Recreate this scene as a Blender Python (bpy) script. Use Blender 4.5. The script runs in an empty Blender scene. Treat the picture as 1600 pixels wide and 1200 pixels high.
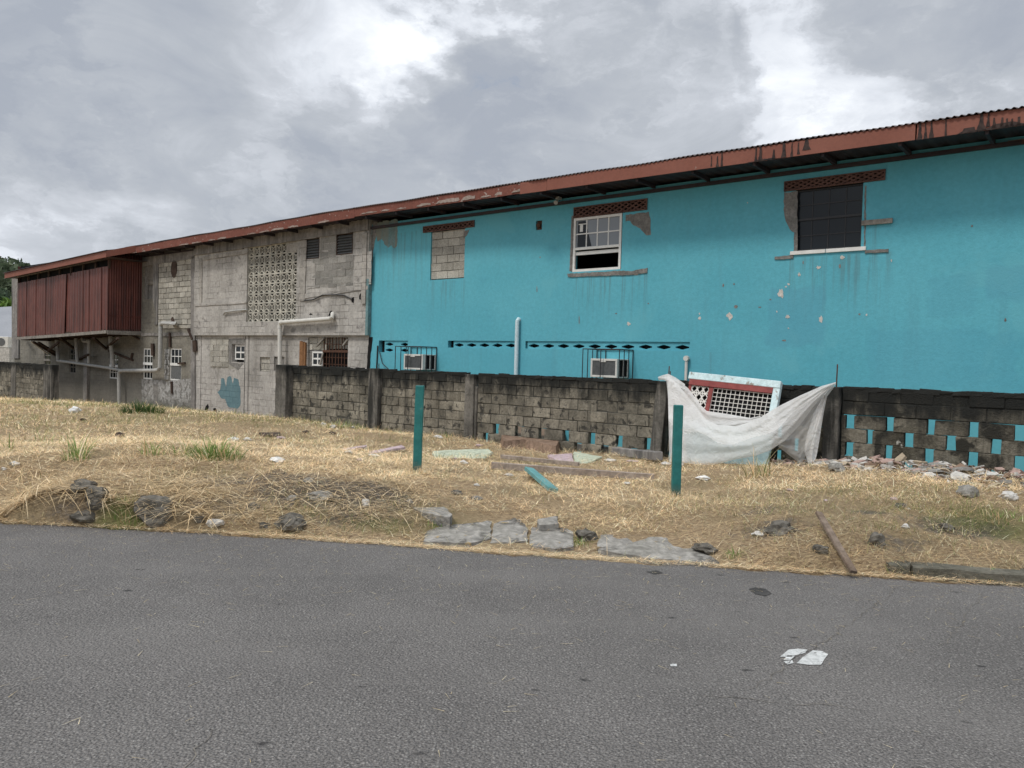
import bpy, math, random
import numpy as np
from mathutils import Vector, Matrix
random.seed(7); rng = np.random.default_rng(11)
sc = bpy.context.scene
COL = sc.collection
R = math.radians
# ------------------------------------------------------------------ camera, world, sun, exposure
FPX, EYE, ROLL, PITCH = 1200.0, 1.65, 0.028, (600 - 566) / 1200.0
va = lambda *a: np.array(a, float)
_F = va(0, math.cos(PITCH), -math.sin(PITCH)); _U0 = va(0, math.sin(PITCH), math.cos(PITCH)); _R0 = va(1, 0, 0)
_R = math.cos(ROLL) * _R0 + math.sin(ROLL) * _U0
_U = -math.sin(ROLL) * _R0 + math.cos(ROLL) * _U0
CAM = va(0, 0, EYE)
cam = bpy.data.cameras.new('camera'); camo = bpy.data.objects.new('camera', cam); COL.objects.link(camo)
cam.sensor_width = 36; cam.lens = 27; cam.clip_end = 3000; cam.clip_start = 0.05
M = Matrix.Identity(4)
for i in range(3):
    M[i][0], M[i][1], M[i][2], M[i][3] = _R[i], _U[i], -_F[i], CAM[i]
camo.matrix_world = M
sc.camera = camo
SUN_EL, SUN_AZ = 58.0, 232.0         # azimuth clockwise from +Y: light comes from behind the viewer, over the left shoulder
sun = bpy.data.lights.new('sun', 'SUN'); suno = bpy.data.objects.new('sun', sun); COL.objects.link(suno)
sun.energy = 1.5; sun.angle = R(10); sun.color = (1.0, 0.95, 0.87)
sd = Vector((math.sin(R(SUN_AZ)) * math.cos(R(SUN_EL)), math.cos(R(SUN_AZ)) * math.cos(R(SUN_EL)), math.sin(R(SUN_EL))))
suno.rotation_euler = sd.to_track_quat('Z', 'Y').to_euler()
sc.view_settings.view_transform = 'Standard'; sc.view_settings.look = 'None'
sc.view_settings.gamma = 1; sc.view_settings.exposure = 0.45; sc.view_settings.use_curve_mapping = False

def ray(px, py):
    d = _F * FPX + _R * (px - 800) - _U * (py - 600)
    return d / np.linalg.norm(d)

class NT:
    """small helper to write node trees"""
    def __init__(s, tree): s.t = tree; s.L = tree.links
    def n(s, typ, **kw):
        nd = s.t.nodes.new(typ)
        for k, v in kw.items():
            if k.startswith('i_'):
                key = k[2:]; key = int(key) if key.isdigit() else key
                s.set(nd, key, v)
            else: setattr(nd, k, v)
        return nd
    def set(s, nd, key, v):
        if isinstance(v, bpy.types.NodeSocket): s.L.new(v, nd.inputs[key])
        else: nd.inputs[key].default_value = v
    def math(s, op, a, b=0.0, clamp=False):
        nd = s.n('ShaderNodeMath', operation=op, use_clamp=clamp); s.set(nd, 0, a); s.set(nd, 1, b); return nd.outputs[0]
    def mix(s, fac, a, b, mode='MIX'):
        nd = s.n('ShaderNodeMix', data_type='RGBA', blend_type=mode, clamp_factor=True)
        s.set(nd, 0, fac)
        for k, v in ((6, a), (7, b)):
            if not isinstance(v, bpy.types.NodeSocket): v = (*v[:3], 1)
            s.set(nd, k, v)
        return nd.outputs[2]
    def noise(s, vec, scale, detail=5, rough=0.55, dist=0.0):
        nd = s.n('ShaderNodeTexNoise'); s.set(nd, 'Vector', vec)
        nd.inputs['Scale'].default_value = scale; nd.inputs['Detail'].default_value = detail
        nd.inputs['Roughness'].default_value = rough; nd.inputs['Distortion'].default_value = dist
        return nd.outputs['Fac']
    def rng(s, v, a, b, c=0.0, d=1.0, smooth=True):
        nd = s.n('ShaderNodeMapRange', interpolation_type='SMOOTHSTEP' if smooth else 'LINEAR'); s.set(nd, 0, v)
        for i, k in ((1, a), (2, b), (3, c), (4, d)): nd.inputs[i].default_value = k
        return nd.outputs[0]
    def scale(s, vec, v):
        nd = s.n('ShaderNodeVectorMath', operation='MULTIPLY'); s.set(nd, 0, vec); nd.inputs[1].default_value = v; return nd.outputs[0]

world = bpy.data.worlds.new('World'); sc.world = world; world.use_nodes = True
wt = NT(world.node_tree); world.node_tree.nodes.clear()
out = wt.n('ShaderNodeOutputWorld')
sky = wt.n('ShaderNodeTexSky', sky_type='NISHITA', sun_disc=False, sun_elevation=R(SUN_EL), sun_rotation=R(SUN_AZ))
bg1 = wt.n('ShaderNodeBackground', i_Strength=0.09, i_Color=sky.outputs[0])
tc = wt.n('ShaderNodeTexCoord').outputs['Generated']
stretch = wt.scale(tc, (1, 1, 1.9))
wob = wt.n('ShaderNodeTexNoise', i_Vector=stretch, i_Scale=3.2, i_Detail=9.0, i_Roughness=0.58)
wobc = wt.n('ShaderNodeVectorMath', operation='SUBTRACT', i_0=wob.outputs['Color']); wobc.inputs[1].default_value = (0.5, 0.5, 0.5)
wobs = wt.scale(wobc.outputs[0], (0.5, 0.5, 0.42))
dirn = wt.n('ShaderNodeVectorMath', operation='ADD', i_0=tc, i_1=wobs).outputs[0]
big = wt.noise(stretch, 2.1, 8, 0.52, 0.4)
fine = wt.noise(stretch, 5.5, 10, 0.60, 0.9)
dens = wt.math('ADD', wt.math('MULTIPLY', wt.math('SUBTRACT', big, 0.5), 1.1), wt.math('MULTIPLY', wt.math('SUBTRACT', fine, 0.5), 0.85))
edge_ = wt.rng(wt.noise(dirn, 2.4, 10, 0.56, 0.5), .46, .55, -.10, .12)
edge2 = wt.rng(wt.noise(dirn, 5.2, 10, 0.6, 0.6), .48, .58, -.05, .07)
dens = wt.math('ADD', wt.math('ADD', dens, 0.45), wt.math('ADD', edge_, edge2))
# banks of brighter (+) and darker (-) cloud, each in its own direction in the sky
for px, py, wdt, amt in [(640, 90, .06, .34), (672, 130, .055, .40), (640, 190, .06, .26), (600, 240, .06, .14), (740, 100, .07, -.16), (790, 140, .11, -.20), (860, 260, .16, -.14), (330, 230, .22, -.12),
                         (90, 350, .12, .40), (80, 60, .25, -.17), (420, 210, .16, -.12), (480, 70, .14, .20), (1500, 140, .15, .20), (1300, 170, .09, .10), (1100, 110, .12, .14),
                         (1080, 20, .13, -.15), (950, 40, .06, -.20), (1590, 20, .14, -.18), (260, 330, .12, -.18), (620, 290, .12, -.10), (1240, 60, .10, .12), (860, 10, .03, -.3)]:
    d = ray(px, py)
    sub = wt.n('ShaderNodeVectorMath', operation='DISTANCE', i_0=dirn); sub.inputs[1].default_value = d
    g = wt.rng(sub.outputs['Value'], 0.0, wdt * 1.7, amt, 0.0)
    dens = wt.math('ADD', dens, g)
ramp = wt.n('ShaderNodeValToRGB'); wt.set(ramp, 0, dens)
cr = ramp.color_ramp; cr.elements[0].position = 0.05; cr.elements[0].color = (.30, .328, .378, 1)
cr.elements[1].position = 1.0; cr.elements[1].color = (.765, .795, .835, 1)
for p, c in ((.32, (.366, .392, .432)), (.50, (.444, .470, .513)), (.66, (.565, .595, .645)), (.84, (.675, .703, .745))):
    e = cr.elements.new(p); e.color = (*c, 1)
sep = wt.n('ShaderNodeSeparateXYZ', i_0=tc)
# overhead sky outside the view, brightened as added fill light for the scene
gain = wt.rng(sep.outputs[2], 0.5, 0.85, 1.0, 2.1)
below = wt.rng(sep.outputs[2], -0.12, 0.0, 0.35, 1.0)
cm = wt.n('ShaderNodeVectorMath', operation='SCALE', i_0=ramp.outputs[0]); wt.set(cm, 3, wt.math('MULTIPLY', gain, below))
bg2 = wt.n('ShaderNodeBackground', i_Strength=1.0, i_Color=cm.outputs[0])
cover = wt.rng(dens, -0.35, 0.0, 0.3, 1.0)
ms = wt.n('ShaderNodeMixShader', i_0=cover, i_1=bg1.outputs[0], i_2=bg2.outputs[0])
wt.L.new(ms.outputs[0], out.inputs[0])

# ------------------------------------------------------------------ frames: the street wall plane (s along it, y into it, z up)
_t = va(0.77901729, -0.62700245, 0); _n = va(0.62700245, 0.77901729, 0)
FD = 14.5; FANG = math.atan2(_t[1], _t[0]); FOFF = 2.7
def fz(px, py, off=0.0):
    d = ray(px, py); k = (FD - off) / (d @ _n); p = CAM + d * k
    return float(p @ _t), float(p[2])
def fw(s, y, z): return _n * (FD + y) + _t * s + va(0, 0, z)

# ------------------------------------------------------------------ terrain
EDGE = [(-60, 11.5), (-20, 8.5), (-8, 7.55), (-4.83, 7.26), (-2.32, 7.0), (0.04, 6.58), (2.15, 6.29), (4.09, 6.02), (8, 5.5), (30, 2.6), (60, -1.3)]
def ye(x): return np.interp(x, [e[0] for e in EDGE], [e[1] for e in EDGE])
def at_z(px, py, z):
    d = ray(px, py); return CAM + d * ((z - EYE) / d[2])
CP = [(x, y, 0.0) for x, y in EDGE[2:9]] + [(-14, 8.0, 0), (14, 4.7, 0)]
for px, py, z in [(30, 775, .26), (200, 780, .22), (420, 790, .20), (560, 800, .15), (60, 730, .36), (220, 722, .40), (420, 728, .38), (560, 735, .35), (645, 738, .28),
                  (700, 835, .015), (760, 838, .01), (850, 845, .0), (920, 850, -.01), (980, 858, .0), (1100, 868, .0), (850, 822, .05), (960, 832, .05), (760, 800, .13), (950, 810, .12), (850, 745, .15), (1056, 776, .13), (1000, 745, .13),
                  (1180, 850, .14), (1240, 790, .30), (1240, 820, .26), (1450, 795, .33), (1450, 850, .17), (1600, 800, .33), (1590, 870, .12), (1350, 840, .20), (350, 690, .22), (60, 690, .18), (700, 712, .10)]:
    p = at_z(px, py, z); CP.append(tuple(p))
for s, z in [(-37.5, -.46), (-32, -.34), (-24, -.12), (-16.7, .02), (-13, .0), (-10.4, .02), (-6.2, .09), (-2.7, .27), (-1, .30), (3, .32), (8, .3)]:
    CP.append((*fw(s, -FOFF, 0)[:2], z))
for s, z in [(-44, -.7), (-32.2, -.58), (-26.2, -.55), (-23.5, -.47), (-18, -.55), (-10, -.65), (0, -.5), (6, -.4)]:
    CP.append((*fw(s, -.05, 0)[:2], z))
CP += [(-40, 22, -.6), (-25, 12, -.1), (25, 6, .3), (30, 20, .2), (-30, 60, -.9), (40, 60, -.5)]
CP = np.array(CP)
def _phi(r2): return np.where(r2 > 1e-12, 0.5 * r2 * np.log(r2 + 1e-12), 0)
_d2 = ((CP[:, None, :2] - CP[None, :, :2]) ** 2).sum(-1)
_A = np.zeros((len(CP) + 3,) * 2); _A[:len(CP), :len(CP)] = _phi(_d2) + np.eye(len(CP)) * 0.02
_A[:len(CP), len(CP)] = 1; _A[:len(CP), len(CP) + 1:] = CP[:, :2]; _A[len(CP):, :len(CP)] = _A[:len(CP), len(CP):].T
_w = np.linalg.solve(_A, np.concatenate([CP[:, 2], [0, 0, 0]]))
_tab = rng.random((64, 64))
def vnoise(x, y):
    xi = np.floor(x).astype(int); yi = np.floor(y).astype(int); fx = x - xi; fy = y - yi
    fx = fx * fx * (3 - 2 * fx); fy = fy * fy * (3 - 2 * fy)
    g = lambda a, b: _tab[a % 64, b % 64]
    return (g(xi, yi) * (1 - fx) + g(xi + 1, yi) * fx) * (1 - fy) + (g(xi, yi + 1) * (1 - fx) + g(xi + 1, yi + 1) * fx) * fy - .5
def zone(x, y, lst):
    o = np.zeros_like(x)
    for cx, cy, r, rr, a in lst: o = np.maximum(o, a * np.exp(-(((x - cx) / r) ** 2 + ((y - cy) / rr) ** 2)))
    return o
def hz(x, y, rough=True):
    x = np.atleast_1d(np.asarray(x, float)); y = np.atleast_1d(np.asarray(y, float))
    z = np.zeros_like(x)
    for a in range(0, len(x), 20000):
        xx = x[a:a + 20000]; yy = y[a:a + 20000]
        d2 = (xx[:, None] - CP[None, :, 0]) ** 2 + (yy[:, None] - CP[None, :, 1]) ** 2
        z[a:a + 20000] = _phi(d2) @ _w[:len(CP)] + _w[-3] + _w[-2] * xx + _w[-1] * yy
    z = np.clip(z, -1.0, .5)
    far = np.clip((np.hypot(x, y - 14) - 42) / 20, 0, 1); z = z * (1 - far) - .6 * far
    u = y - ye(x)
    if rough:
        k = np.clip(u / .5, 0, 1)
        bank = zone(x, y, SOILZ)
        z = z + k * (.035 * vnoise(x * 3.1 + 31, y * 3.1 + 7) + (.05 + .10 * bank) * vnoise(x * 1.7 + 9, y * 1.7) + (.02 + .07 * bank) * vnoise(x * 5.1, y * 5.1 + 3) + (.008 + .03 * bank) * vnoise(x * 15, y * 15))
    k2 = np.clip((u - .02) / .12, 0, 1)
    return z * k2 - .03 * (1 - k2)
SOILZ = []
def gp(px, py, lift=0.0):
    d = ray(px, py); h = math.hypot(d[0], d[1]); r = np.geomspace(4.5, 60, 700); P = CAM + np.outer(r / h, d)
    g = hz(P[:, 0], P[:, 1]); below = np.nonzero(P[:, 2] <= g)[0]; i = int(below[0]) if len(below) else len(r) - 1
    return va(P[i, 0], P[i, 1], g[i] + lift)
_s = []
for px, py, r, rr, a in [(520, 775, 1.3, .5, .72), (410, 745, 1.2, .4, .62), (330, 790, .9, .4, .5), (560, 810, .8, .3, .55), (250, 790, 1.1, .3, .42), (80, 790, .6, .2, .35), (130, 775, .6, .25, .5),
                         (1210, 825, .5, .3, .55), (1190, 800, .4, .3, .45), (1510, 825, .6, .3, .75), (1400, 850, .5, .25, .5), (1460, 820, .5, .3, .5), (1360, 800, .3, .2, .6)]:
    p = gp(px, py); _s.append((p[0], p[1], r, rr, a))
SOILZ = _s
GREENZ = []
for px, py, r, rr, a in [(195, 808, .35, .22, 1), (600, 822, .7, .25, .55), (690, 822, .3, .2, .6), (560, 795, .8, .3, .35), (500, 662, 1.6, .5, .7), (80, 632, 6, 1.2, .75), (250, 650, 4, 1.5, .4), (330, 655, 5, 1.5, .45),
                         (1540, 805, .8, .5, .7), (1400, 795, .8, .4, .45), (1590, 830, .5, .35, .7), (1250, 800, .5, .4, .35), (620, 690, .9, .4, .5), (430, 690, 1.5, .8, .3), (480, 800, .6, .25, .4), (1180, 790, 1.5, .8, .2), (760, 720, 1.2, .5, .25), (910, 845, .2, .15, .8), (30, 700, 1.2, .5, .25), (350, 745, .6, .2, .35), (540, 690, .5, .2, .5), (820, 700, .8, .25, .35), (950, 730, .5, .2, .3), (1130, 760, .5, .2, .3), (1310, 770, .8, .3, .4), (1350, 815, .5, .25, .4), (1450, 770, .6, .25, .35), (160, 660, 2, .5, .5), (60, 670, 2, .5, .4), (420, 665, 1.5, .4, .5), (700, 750, .5, .2, .25)]:
    p = gp(px, py); GREENZ.append((p[0], p[1], r, rr, a))

BROWNZ = []                                     # older, browner cuttings
for px, py, r, rr, a in [(1230, 820, .9, .5, .9), (1400, 850, 1.2, .6, .9), (1560, 850, 1.0, .6, .9), (1180, 790, .6, .4, .6), (1330, 800, .8, .4, .7), (1480, 800, .8, .5, .6), (480, 790, 1.4, .6, .45), (300, 800, 1.2, .4, .4), (620, 800, .6, .4, .8), (560, 665, 1.5, .6, .6), (700, 690, 1.2, .5, .5), (660, 660, 2, .7, .5), (240, 660, 4, 1, .35), (1060, 760, .5, .3, .4)]:
    p = gp(px, py); BROWNZ.append((p[0], p[1], r, rr, a))
# ------------------------------------------------------------------ helpers: meshes and tags
def lin(r, g, b, k=1.0):
    f = lambda v: (v / 255 / 12.92 if v / 255 <= .04045 else ((v / 255 + .055) / 1.055) ** 2.4) * k
    return (f(r), f(g), f(b))
class MB:
    def __init__(s): s.v = []; s.f = []; s.m = []
    def add(s, vs, fs, m=0):
        o = len(s.v); s.v += [tuple(map(float, p)) for p in vs]
        for f in fs: s.f.append([i + o for i in f]); s.m.append(m)
    def box(s, x0, x1, y0, y1, z0, z1, m=0, j=0.0):
        r = lambda: random.uniform(-j, j) if j else 0
        vs = [(x + r(), y + r(), z + r()) for z in (z0, z1) for y in (y0, y1) for x in (x0, x1)]
        s.add(vs, [(0, 2, 3, 1), (4, 5, 7, 6), (0, 1, 5, 4), (2, 6, 7, 3), (0, 4, 6, 2), (1, 3, 7, 5)], m)
    def bar(s, p, q, w, h, m=0, up=(0, 0, 1)):
        """a rectangular bar from p to q: w across, h along up"""
        p = Vector(p); q = Vector(q); d = (q - p).normalized(); u = Vector(up)
        a = d.cross(u)
        if a.length < 1e-4: a = d.cross(Vector((0, 1, 0)))
        a.normalize(); b = a.cross(d).normalized()
        vs = [c + a * (i * w / 2) + b * (k * h / 2) for c in (p, q) for k in (-1, 1) for i in (-1, 1)]
        s.add(vs, [(0, 1, 3, 2), (4, 6, 7, 5), (0, 4, 5, 1), (2, 3, 7, 6), (0, 2, 6, 4), (1, 5, 7, 3)], m)
    def tube(s, path, r, n=10, m=0, cap=True):
        P = [Vector(p) for p in path]; rings = []
        rr = r if isinstance(r, (list, tuple)) else [r] * len(P)
        prev = None
        for i, p in enumerate(P):
            d = ((P[min(i + 1, len(P) - 1)] - p).normalized() + (p - P[max(i - 1, 0)]).normalized())
            d = d.normalized() if d.length > 1e-6 else Vector((0, 0, 1))
            if prev is None:
                a = d.cross(Vector((0, 0, 1))); a = a if a.length > .05 else d.cross(Vector((0, 1, 0)))
            else: a = prev - d * prev.dot(d)
            a.normalize(); prev = a; b = d.cross(a)
            rings.append([p + (a * math.cos(2 * math.pi * k / n) + b * math.sin(2 * math.pi * k / n)) * rr[i] for k in range(n)])
        vs = [q for g in rings for q in g]; fs = []
        for i in range(len(P) - 1):
            for k in range(n): fs.append((i * n + k, i * n + (k + 1) % n, (i + 1) * n + (k + 1) % n, (i + 1) * n + k))
        if cap: fs.append(tuple(range(n - 1, -1, -1))); fs.append(tuple((len(P) - 1) * n + k for k in range(n)))
        s.add(vs, fs, m)
    def prism(s, poly, y0, y1, m=0):
        """polygon in (s,z) extruded from y0 (front) to y1"""
        n = len(poly); vs = [(a, y0, b) for a, b in poly] + [(a, y1, b) for a, b in poly]
        s.add(vs, [tuple(range(n)), tuple(range(2 * n - 1, n - 1, -1))] + [(i, i + n, (i + 1) % n + n, (i + 1) % n) for i in range(n)], m)
    def wall(s, x0, x1, z0, z1, y=0.0, d=.2, holes=(), m=0):
        xs = sorted({x0, x1, *[h[0] for h in holes], *[h[1] for h in holes]}); zs = sorted({z0, z1, *[h[2] for h in holes], *[h[3] for h in holes]})
        inh = lambda x, z: any(h[0] < x < h[1] and h[2] < z < h[3] for h in holes)
        for i in range(len(xs) - 1):
            for k in range(len(zs) - 1):
                a, b, c, e = xs[i], xs[i + 1], zs[k], zs[k + 1]
                if inh((a + b) / 2, (c + e) / 2): continue
                s.add([(a, y, c), (b, y, c), (b, y, e), (a, y, e)], [(0, 1, 2, 3)], m)
                s.add([(a, y + d, c), (b, y + d, c), (b, y + d, e), (a, y + d, e)], [(3, 2, 1, 0)], m)
        for a, b, c, e, flip in [(x0, x1, z0, z1, 1)] + [(*h, 0) for h in holes]:
            for (p, q) in (((a, c), (b, c)), ((b, c), (b, e)), ((b, e), (a, e)), ((a, e), (a, c))):
                f = [(p[0], y, p[1]), (q[0], y, q[1]), (q[0], y + d, q[1]), (p[0], y + d, p[1])]
                s.add(f, [(3, 2, 1, 0) if flip else (0, 1, 2, 3)], m)
    def build(s, name, mats, parent=None, org=None, smooth=False, bevel=0.0, rot=0.0):
        me = bpy.data.meshes.new(name)
        o3 = va(*(org if org is not None else (ORG.get(parent.name, (0, 0, 0)) if parent else (0, 0, 0))))
        V = np.array(s.v) - o3
        me.from_pydata(V.tolist(), [], s.f)
        for mt in (mats if isinstance(mats, (list, tuple)) else [mats]): me.materials.append(mt)
        if len(me.materials) > 1: me.polygons.foreach_set('material_index', s.m)
        if smooth: me.polygons.foreach_set('use_smooth', [True] * len(s.f))
        me.update()
        ob = bpy.data.objects.new(name, me); COL.objects.link(ob)
        if parent: ob.parent = parent
        elif org is not None: ob.location = o3
        if bevel:
            b = ob.modifiers.new('bevel', 'BEVEL'); b.width = bevel; b.segments = 1; b.limit_method = 'ANGLE'
        return ob
ORG = {}
def tag(o, label, cat, group=None):
    o['label'] = label; o['category'] = cat
    if group: o['group'] = group
    return o
def struct(o, kind='structure'): o['kind'] = kind; return o
def thing(name, label, cat, org, group=None, frame=True):
    """an Empty at the thing's base; with frame its children are written in street-wall coordinates"""
    o = bpy.data.objects.new(name, None); COL.objects.link(o); o.empty_display_size = .2
    if frame:
        o.location = fw(*org); o.rotation_euler = (0, 0, FANG)
    else: o.location = org
    ORG[o.name] = org
    return tag(o, label, cat, group)
def flat_thing(mb, name, mats, label, cat, org, group=None, **kw):
    """a one-mesh thing whose mesh is written in street-wall coordinates"""
    o = mb.build(name, mats, None, org=org, **kw); o.location = fw(*org); o.rotation_euler = (0, 0, FANG)
    return tag(o, label, cat, group)

# ------------------------------------------------------------------ materials
def base_mat(name, rough=.85, spec=.3):
    m = bpy.data.materials.new(name); m.use_nodes = True; t = NT(m.node_tree)
    b = m.node_tree.nodes['Principled BSDF']; b.inputs['Roughness'].default_value = rough; b.inputs['Specular IOR Level'].default_value = spec
    return m, t, b
def surf(name, c1, c2, scale=1.2, rough=.85, spec=.3, bump=.3, bscale=40, streak=None, brick=None, zdirt=None, spots=None, fine=.25, metallic=0, spots2=None, island=0, runs=None, boxes=None):
    m, t, b = base_mat(name, rough, spec); b.inputs['Metallic'].default_value = metallic
    co = t.n('ShaderNodeTexCoord').outputs['Object']
    col = t.mix(t.rng(t.noise(co, scale, 6, .6, .2), .32, .68), c1, c2)
    fn = t.noise(co, bscale, 4, .65)
    h = fn
    if brick:
        bw, bh, mc, amt = brick[:4]
        sx = t.n('ShaderNodeSeparateXYZ', i_0=co); cb = t.n('ShaderNodeCombineXYZ', i_0=sx.outputs[0], i_1=sx.outputs[2])
        wv = t.n('ShaderNodeTexNoise', i_Vector=co, i_Scale=5.0); wv2 = t.n('ShaderNodeVectorMath', operation='MULTIPLY_ADD', i_0=wv.outputs['Color'], i_1=(.03, .03, 0), i_2=cb.outputs[0])
        bt = t.n('ShaderNodeTexBrick', i_Vector=wv2.outputs[0], i_Scale=1.0)
        for k, v in (('Mortar Size', .012), ('Mortar Smooth', .4), ('Brick Width', bw), ('Row Height', bh), ('Bias', 0.0)): bt.inputs[k].default_value = v
        bt.inputs['Color1'].default_value = (.75, .75, .75, 1); bt.inputs['Color2'].default_value = (1.1, 1.1, 1.1, 1); bt.inputs['Mortar'].default_value = (.9, .9, .9, 1)
        msk = t.math('MULTIPLY', bt.outputs['Fac'], t.rng(t.noise(co, 1.3, 6, .65), .42, .60))
        col = t.mix(amt * .6, col, bt.outputs['Color'], 'MULTIPLY')
        col = t.mix(t.math('MULTIPLY', msk, amt), col, mc)
        h = t.math('SUBTRACT', fn, t.math('MULTIPLY', msk, 1.2 * amt))
    if island:
        ge = t.n('ShaderNodeNewGeometry'); rv_ = t.rng(ge.outputs['Random Per Island'], 0, 1, 1 - island, 1 + island * .8, False)
        vs_ = t.n('ShaderNodeVectorMath', operation='SCALE', i_0=col); t.set(vs_, 3, rv_); col = vs_.outputs[0]
    if fine:
        col = t.mix(fine, col, t.mix(t.rng(t.noise(co, bscale * .45, 5, .7), .3, .7), (.45, .45, .45), (1.35, 1.35, 1.35)), 'MULTIPLY')
    if streak:
        sc_, amt, cs = streak[:3]
        lo, hi = streak[3:5] if len(streak) > 3 else (.5, .72)
        st = t.noise(t.scale(co, (sc_, sc_, sc_ * .07)), 1.0, 6, .62)
        st = t.math('MULTIPLY', t.rng(st, lo, hi), t.rng(t.noise(co, .45, 3), .35, .62))
        col = t.mix(t.math('MULTIPLY', st, amt), col, cs)
    for sp in (spots, spots2):
        if sp:
            sc_, lo, hi, cs = sp[:4]
            col = t.mix(t.rng(t.noise(co, sc_, 7, .62, .3), lo, hi), col, cs)
    for (x0, x1, z_, ln) in runs or []:
        sx = t.n('ShaderNodeSeparateXYZ', i_0=co)
        a_ = t.math('MULTIPLY', t.rng(sx.outputs[0], x0 - .1, x0 + .1), t.rng(sx.outputs[0], x1 + .1, x1 - .1))
        b_ = t.math('MULTIPLY', t.rng(sx.outputs[2], z_ - ln, z_), t.rng(sx.outputs[2], z_ + .02, z_))
        st = t.rng(t.noise(t.scale(co, (9, 9, .35)), 1.0, 5, .65), .46, .66, 0, .6)
        col = t.mix(t.math('MULTIPLY', t.math('MULTIPLY', a_, b_), st), col, (.10, .20, .22))
    for (x0, x1, z0, z1, cs, amt) in boxes or []:
        wn = t.n('ShaderNodeTexNoise', i_Vector=co, i_Scale=2.5, i_Detail=6.0)
        sx = t.n('ShaderNodeSeparateXYZ', i_0=t.n('ShaderNodeVectorMath', operation='MULTIPLY_ADD', i_0=wn.outputs['Color'], i_1=(.5, 0, .5), i_2=co).outputs[0])
        a_ = t.math('MULTIPLY', t.rng(sx.outputs[0], x0 + .2, x0 + .3), t.rng(sx.outputs[0], x1 + .3, x1 + .2))
        b_ = t.math('MULTIPLY', t.rng(sx.outputs[2], z0 + .2, z0 + .3), t.rng(sx.outputs[2], z1 + .3, z1 + .2))
        col = t.mix(t.math('MULTIPLY', t.math('MULTIPLY', a_, b_), amt), col, cs)
    if zdirt:
        for z0, z1, amp, cs, amt in zdirt:
            sx = t.n('ShaderNodeSeparateXYZ', i_0=co)
            zz = t.math('ADD', sx.outputs[2], t.math('MULTIPLY', t.math('SUBTRACT', t.noise(t.scale(co, (1, 1, .35)), 3.5, 7, .65), .5), amp))
            col = t.mix(t.rng(zz, z0, z1, 0, amt), col, cs)
    t.set(b, 'Base Color', col)
    if bump:
        bn = t.n('ShaderNodeBump', i_Strength=bump, i_Distance=.02, i_Height=h); t.set(b, 'Normal', bn.outputs[0])
    return m
def attr_mat(name, rough=.9, trans=0.0, k=1.0):
    m, t, b = base_mat(name, rough, .15)
    a = t.n('ShaderNodeAttribute', attribute_name='tint')
    t.set(b, 'Base Color', a.outputs['Color'])
    if trans:
        tr = t.n('ShaderNodeBsdfTranslucent', i_Color=a.outputs['Color'])
        mx = t.n('ShaderNodeMixShader', i_0=trans, i_1=b.outputs[0], i_2=tr.outputs[0])
        t.L.new(mx.outputs[0], m.node_tree.nodes['Material Output'].inputs[0])
    return m
BLK = (.022, .023, .022)
MT = {}
MT['blue'] = surf('turquoise wall paint', (.098, .385, .475), (.115, .415, .505), .6, .7, .25, .22, 26, streak=(3.5, .4, (.10, .30, .37), .48, .74), spots=(1.3, .60, .74, (.09, .345, .44)), fine=.14, spots2=(.55, .58, .66, (.12, .41, .49)),
    runs=[(6.8, 8.9, 3.62, 1.3), (11.6, 13.6, 3.74, 1.5), (2.3, 3.7, 3.72, 1.2), (.3, 2.2, 5.1, 2.2), (9.9, 10.4, 1.95, 1.0), (13.0, 13.4, 4.3, 1.2)],
    boxes=[(11.5, 12.5, 2.1, 3.2, (.095, .30, .41), .35), (14.2, 14.9, 2.6, 3.3, (.085, .30, .40), .25), (9.9, 11.4, .9, 2.0, (.10, .36, .46), .3), (13.3, 15.6, 1.4, 2.4, (.085, .31, .42), .25), (15.0, 15.6, 2.9, 3.4, (.09, .29, .40), .3), (4.5, 6.5, 1.2, 1.8, (.10, .37, .46), .4)])
MT['scar'] = surf('bare render', (.17, .165, .155), (.26, .25, .235), 6, .95, .1, .9, 45, fine=.5)
MT['chip'] = surf('bare pale plaster', (.52, .49, .44), (.64, .61, .57), 9, .9, .1, .4, 60, fine=.4, spots=(16, .6, .7, (.30, .27, .24)))
MT['dirtpaint'] = surf('dirty paint', (.13, .22, .225), (.17, .29, .31), 4, .9, .1, .3, 30, streak=(7, .95, (.22, .20, .16), .38, .6), fine=.4)
MT['plaster'] = surf('weathered plaster', (.32, .303, .275), (.455, .43, .393), .9, .95, .1, .45, 24, streak=(2.6, .7, (.14, .133, .12), .47, .68), brick=(.4, .2, (.09, .085, .08), .75), spots=(2.2, .60, .75, (.22, .21, .195)), fine=.4, spots2=(4.5, .66, .74, (.10, .10, .095)))
MT['plaster_pink'] = surf('pinkish plaster', (.355, .34, .315), (.475, .455, .425), .8, .95, .1, .4, 24, streak=(2.4, .6, (.18, .168, .15), .48, .68), brick=(.4, .2, (.10, .095, .09), .7), spots=(3, .56, .72, (.19, .18, .17)), fine=.35, spots2=(6, .68, .75, (.12, .115, .11)))
MT['oldwall'] = surf('grey rendered wall', (.17, .16, .135), (.26, .245, .21), .8, .95, .1, .5, 22, streak=(4, .6, (.12, .12, .11), .46, .7), brick=(.4, .2, (.10, .10, .09), .6), zdirt=[(.75, .2, 1.0, (.15, .148, .14), .45)], fine=.4, spots=(3.2, .62, .72, (.11, .105, .1)))
MT['flake'] = surf('flaking whitewash', (.42, .42, .41), (.30, .295, .28), 3, .95, .1, .5, 22, spots=(5, .50, .58, (.17, .165, .155)), brick=(.4, .2, (.12, .12, .11), .7), zdirt=[(.05, -.45, .5, (.10, .10, .085), .8)], fine=.4)
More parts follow.
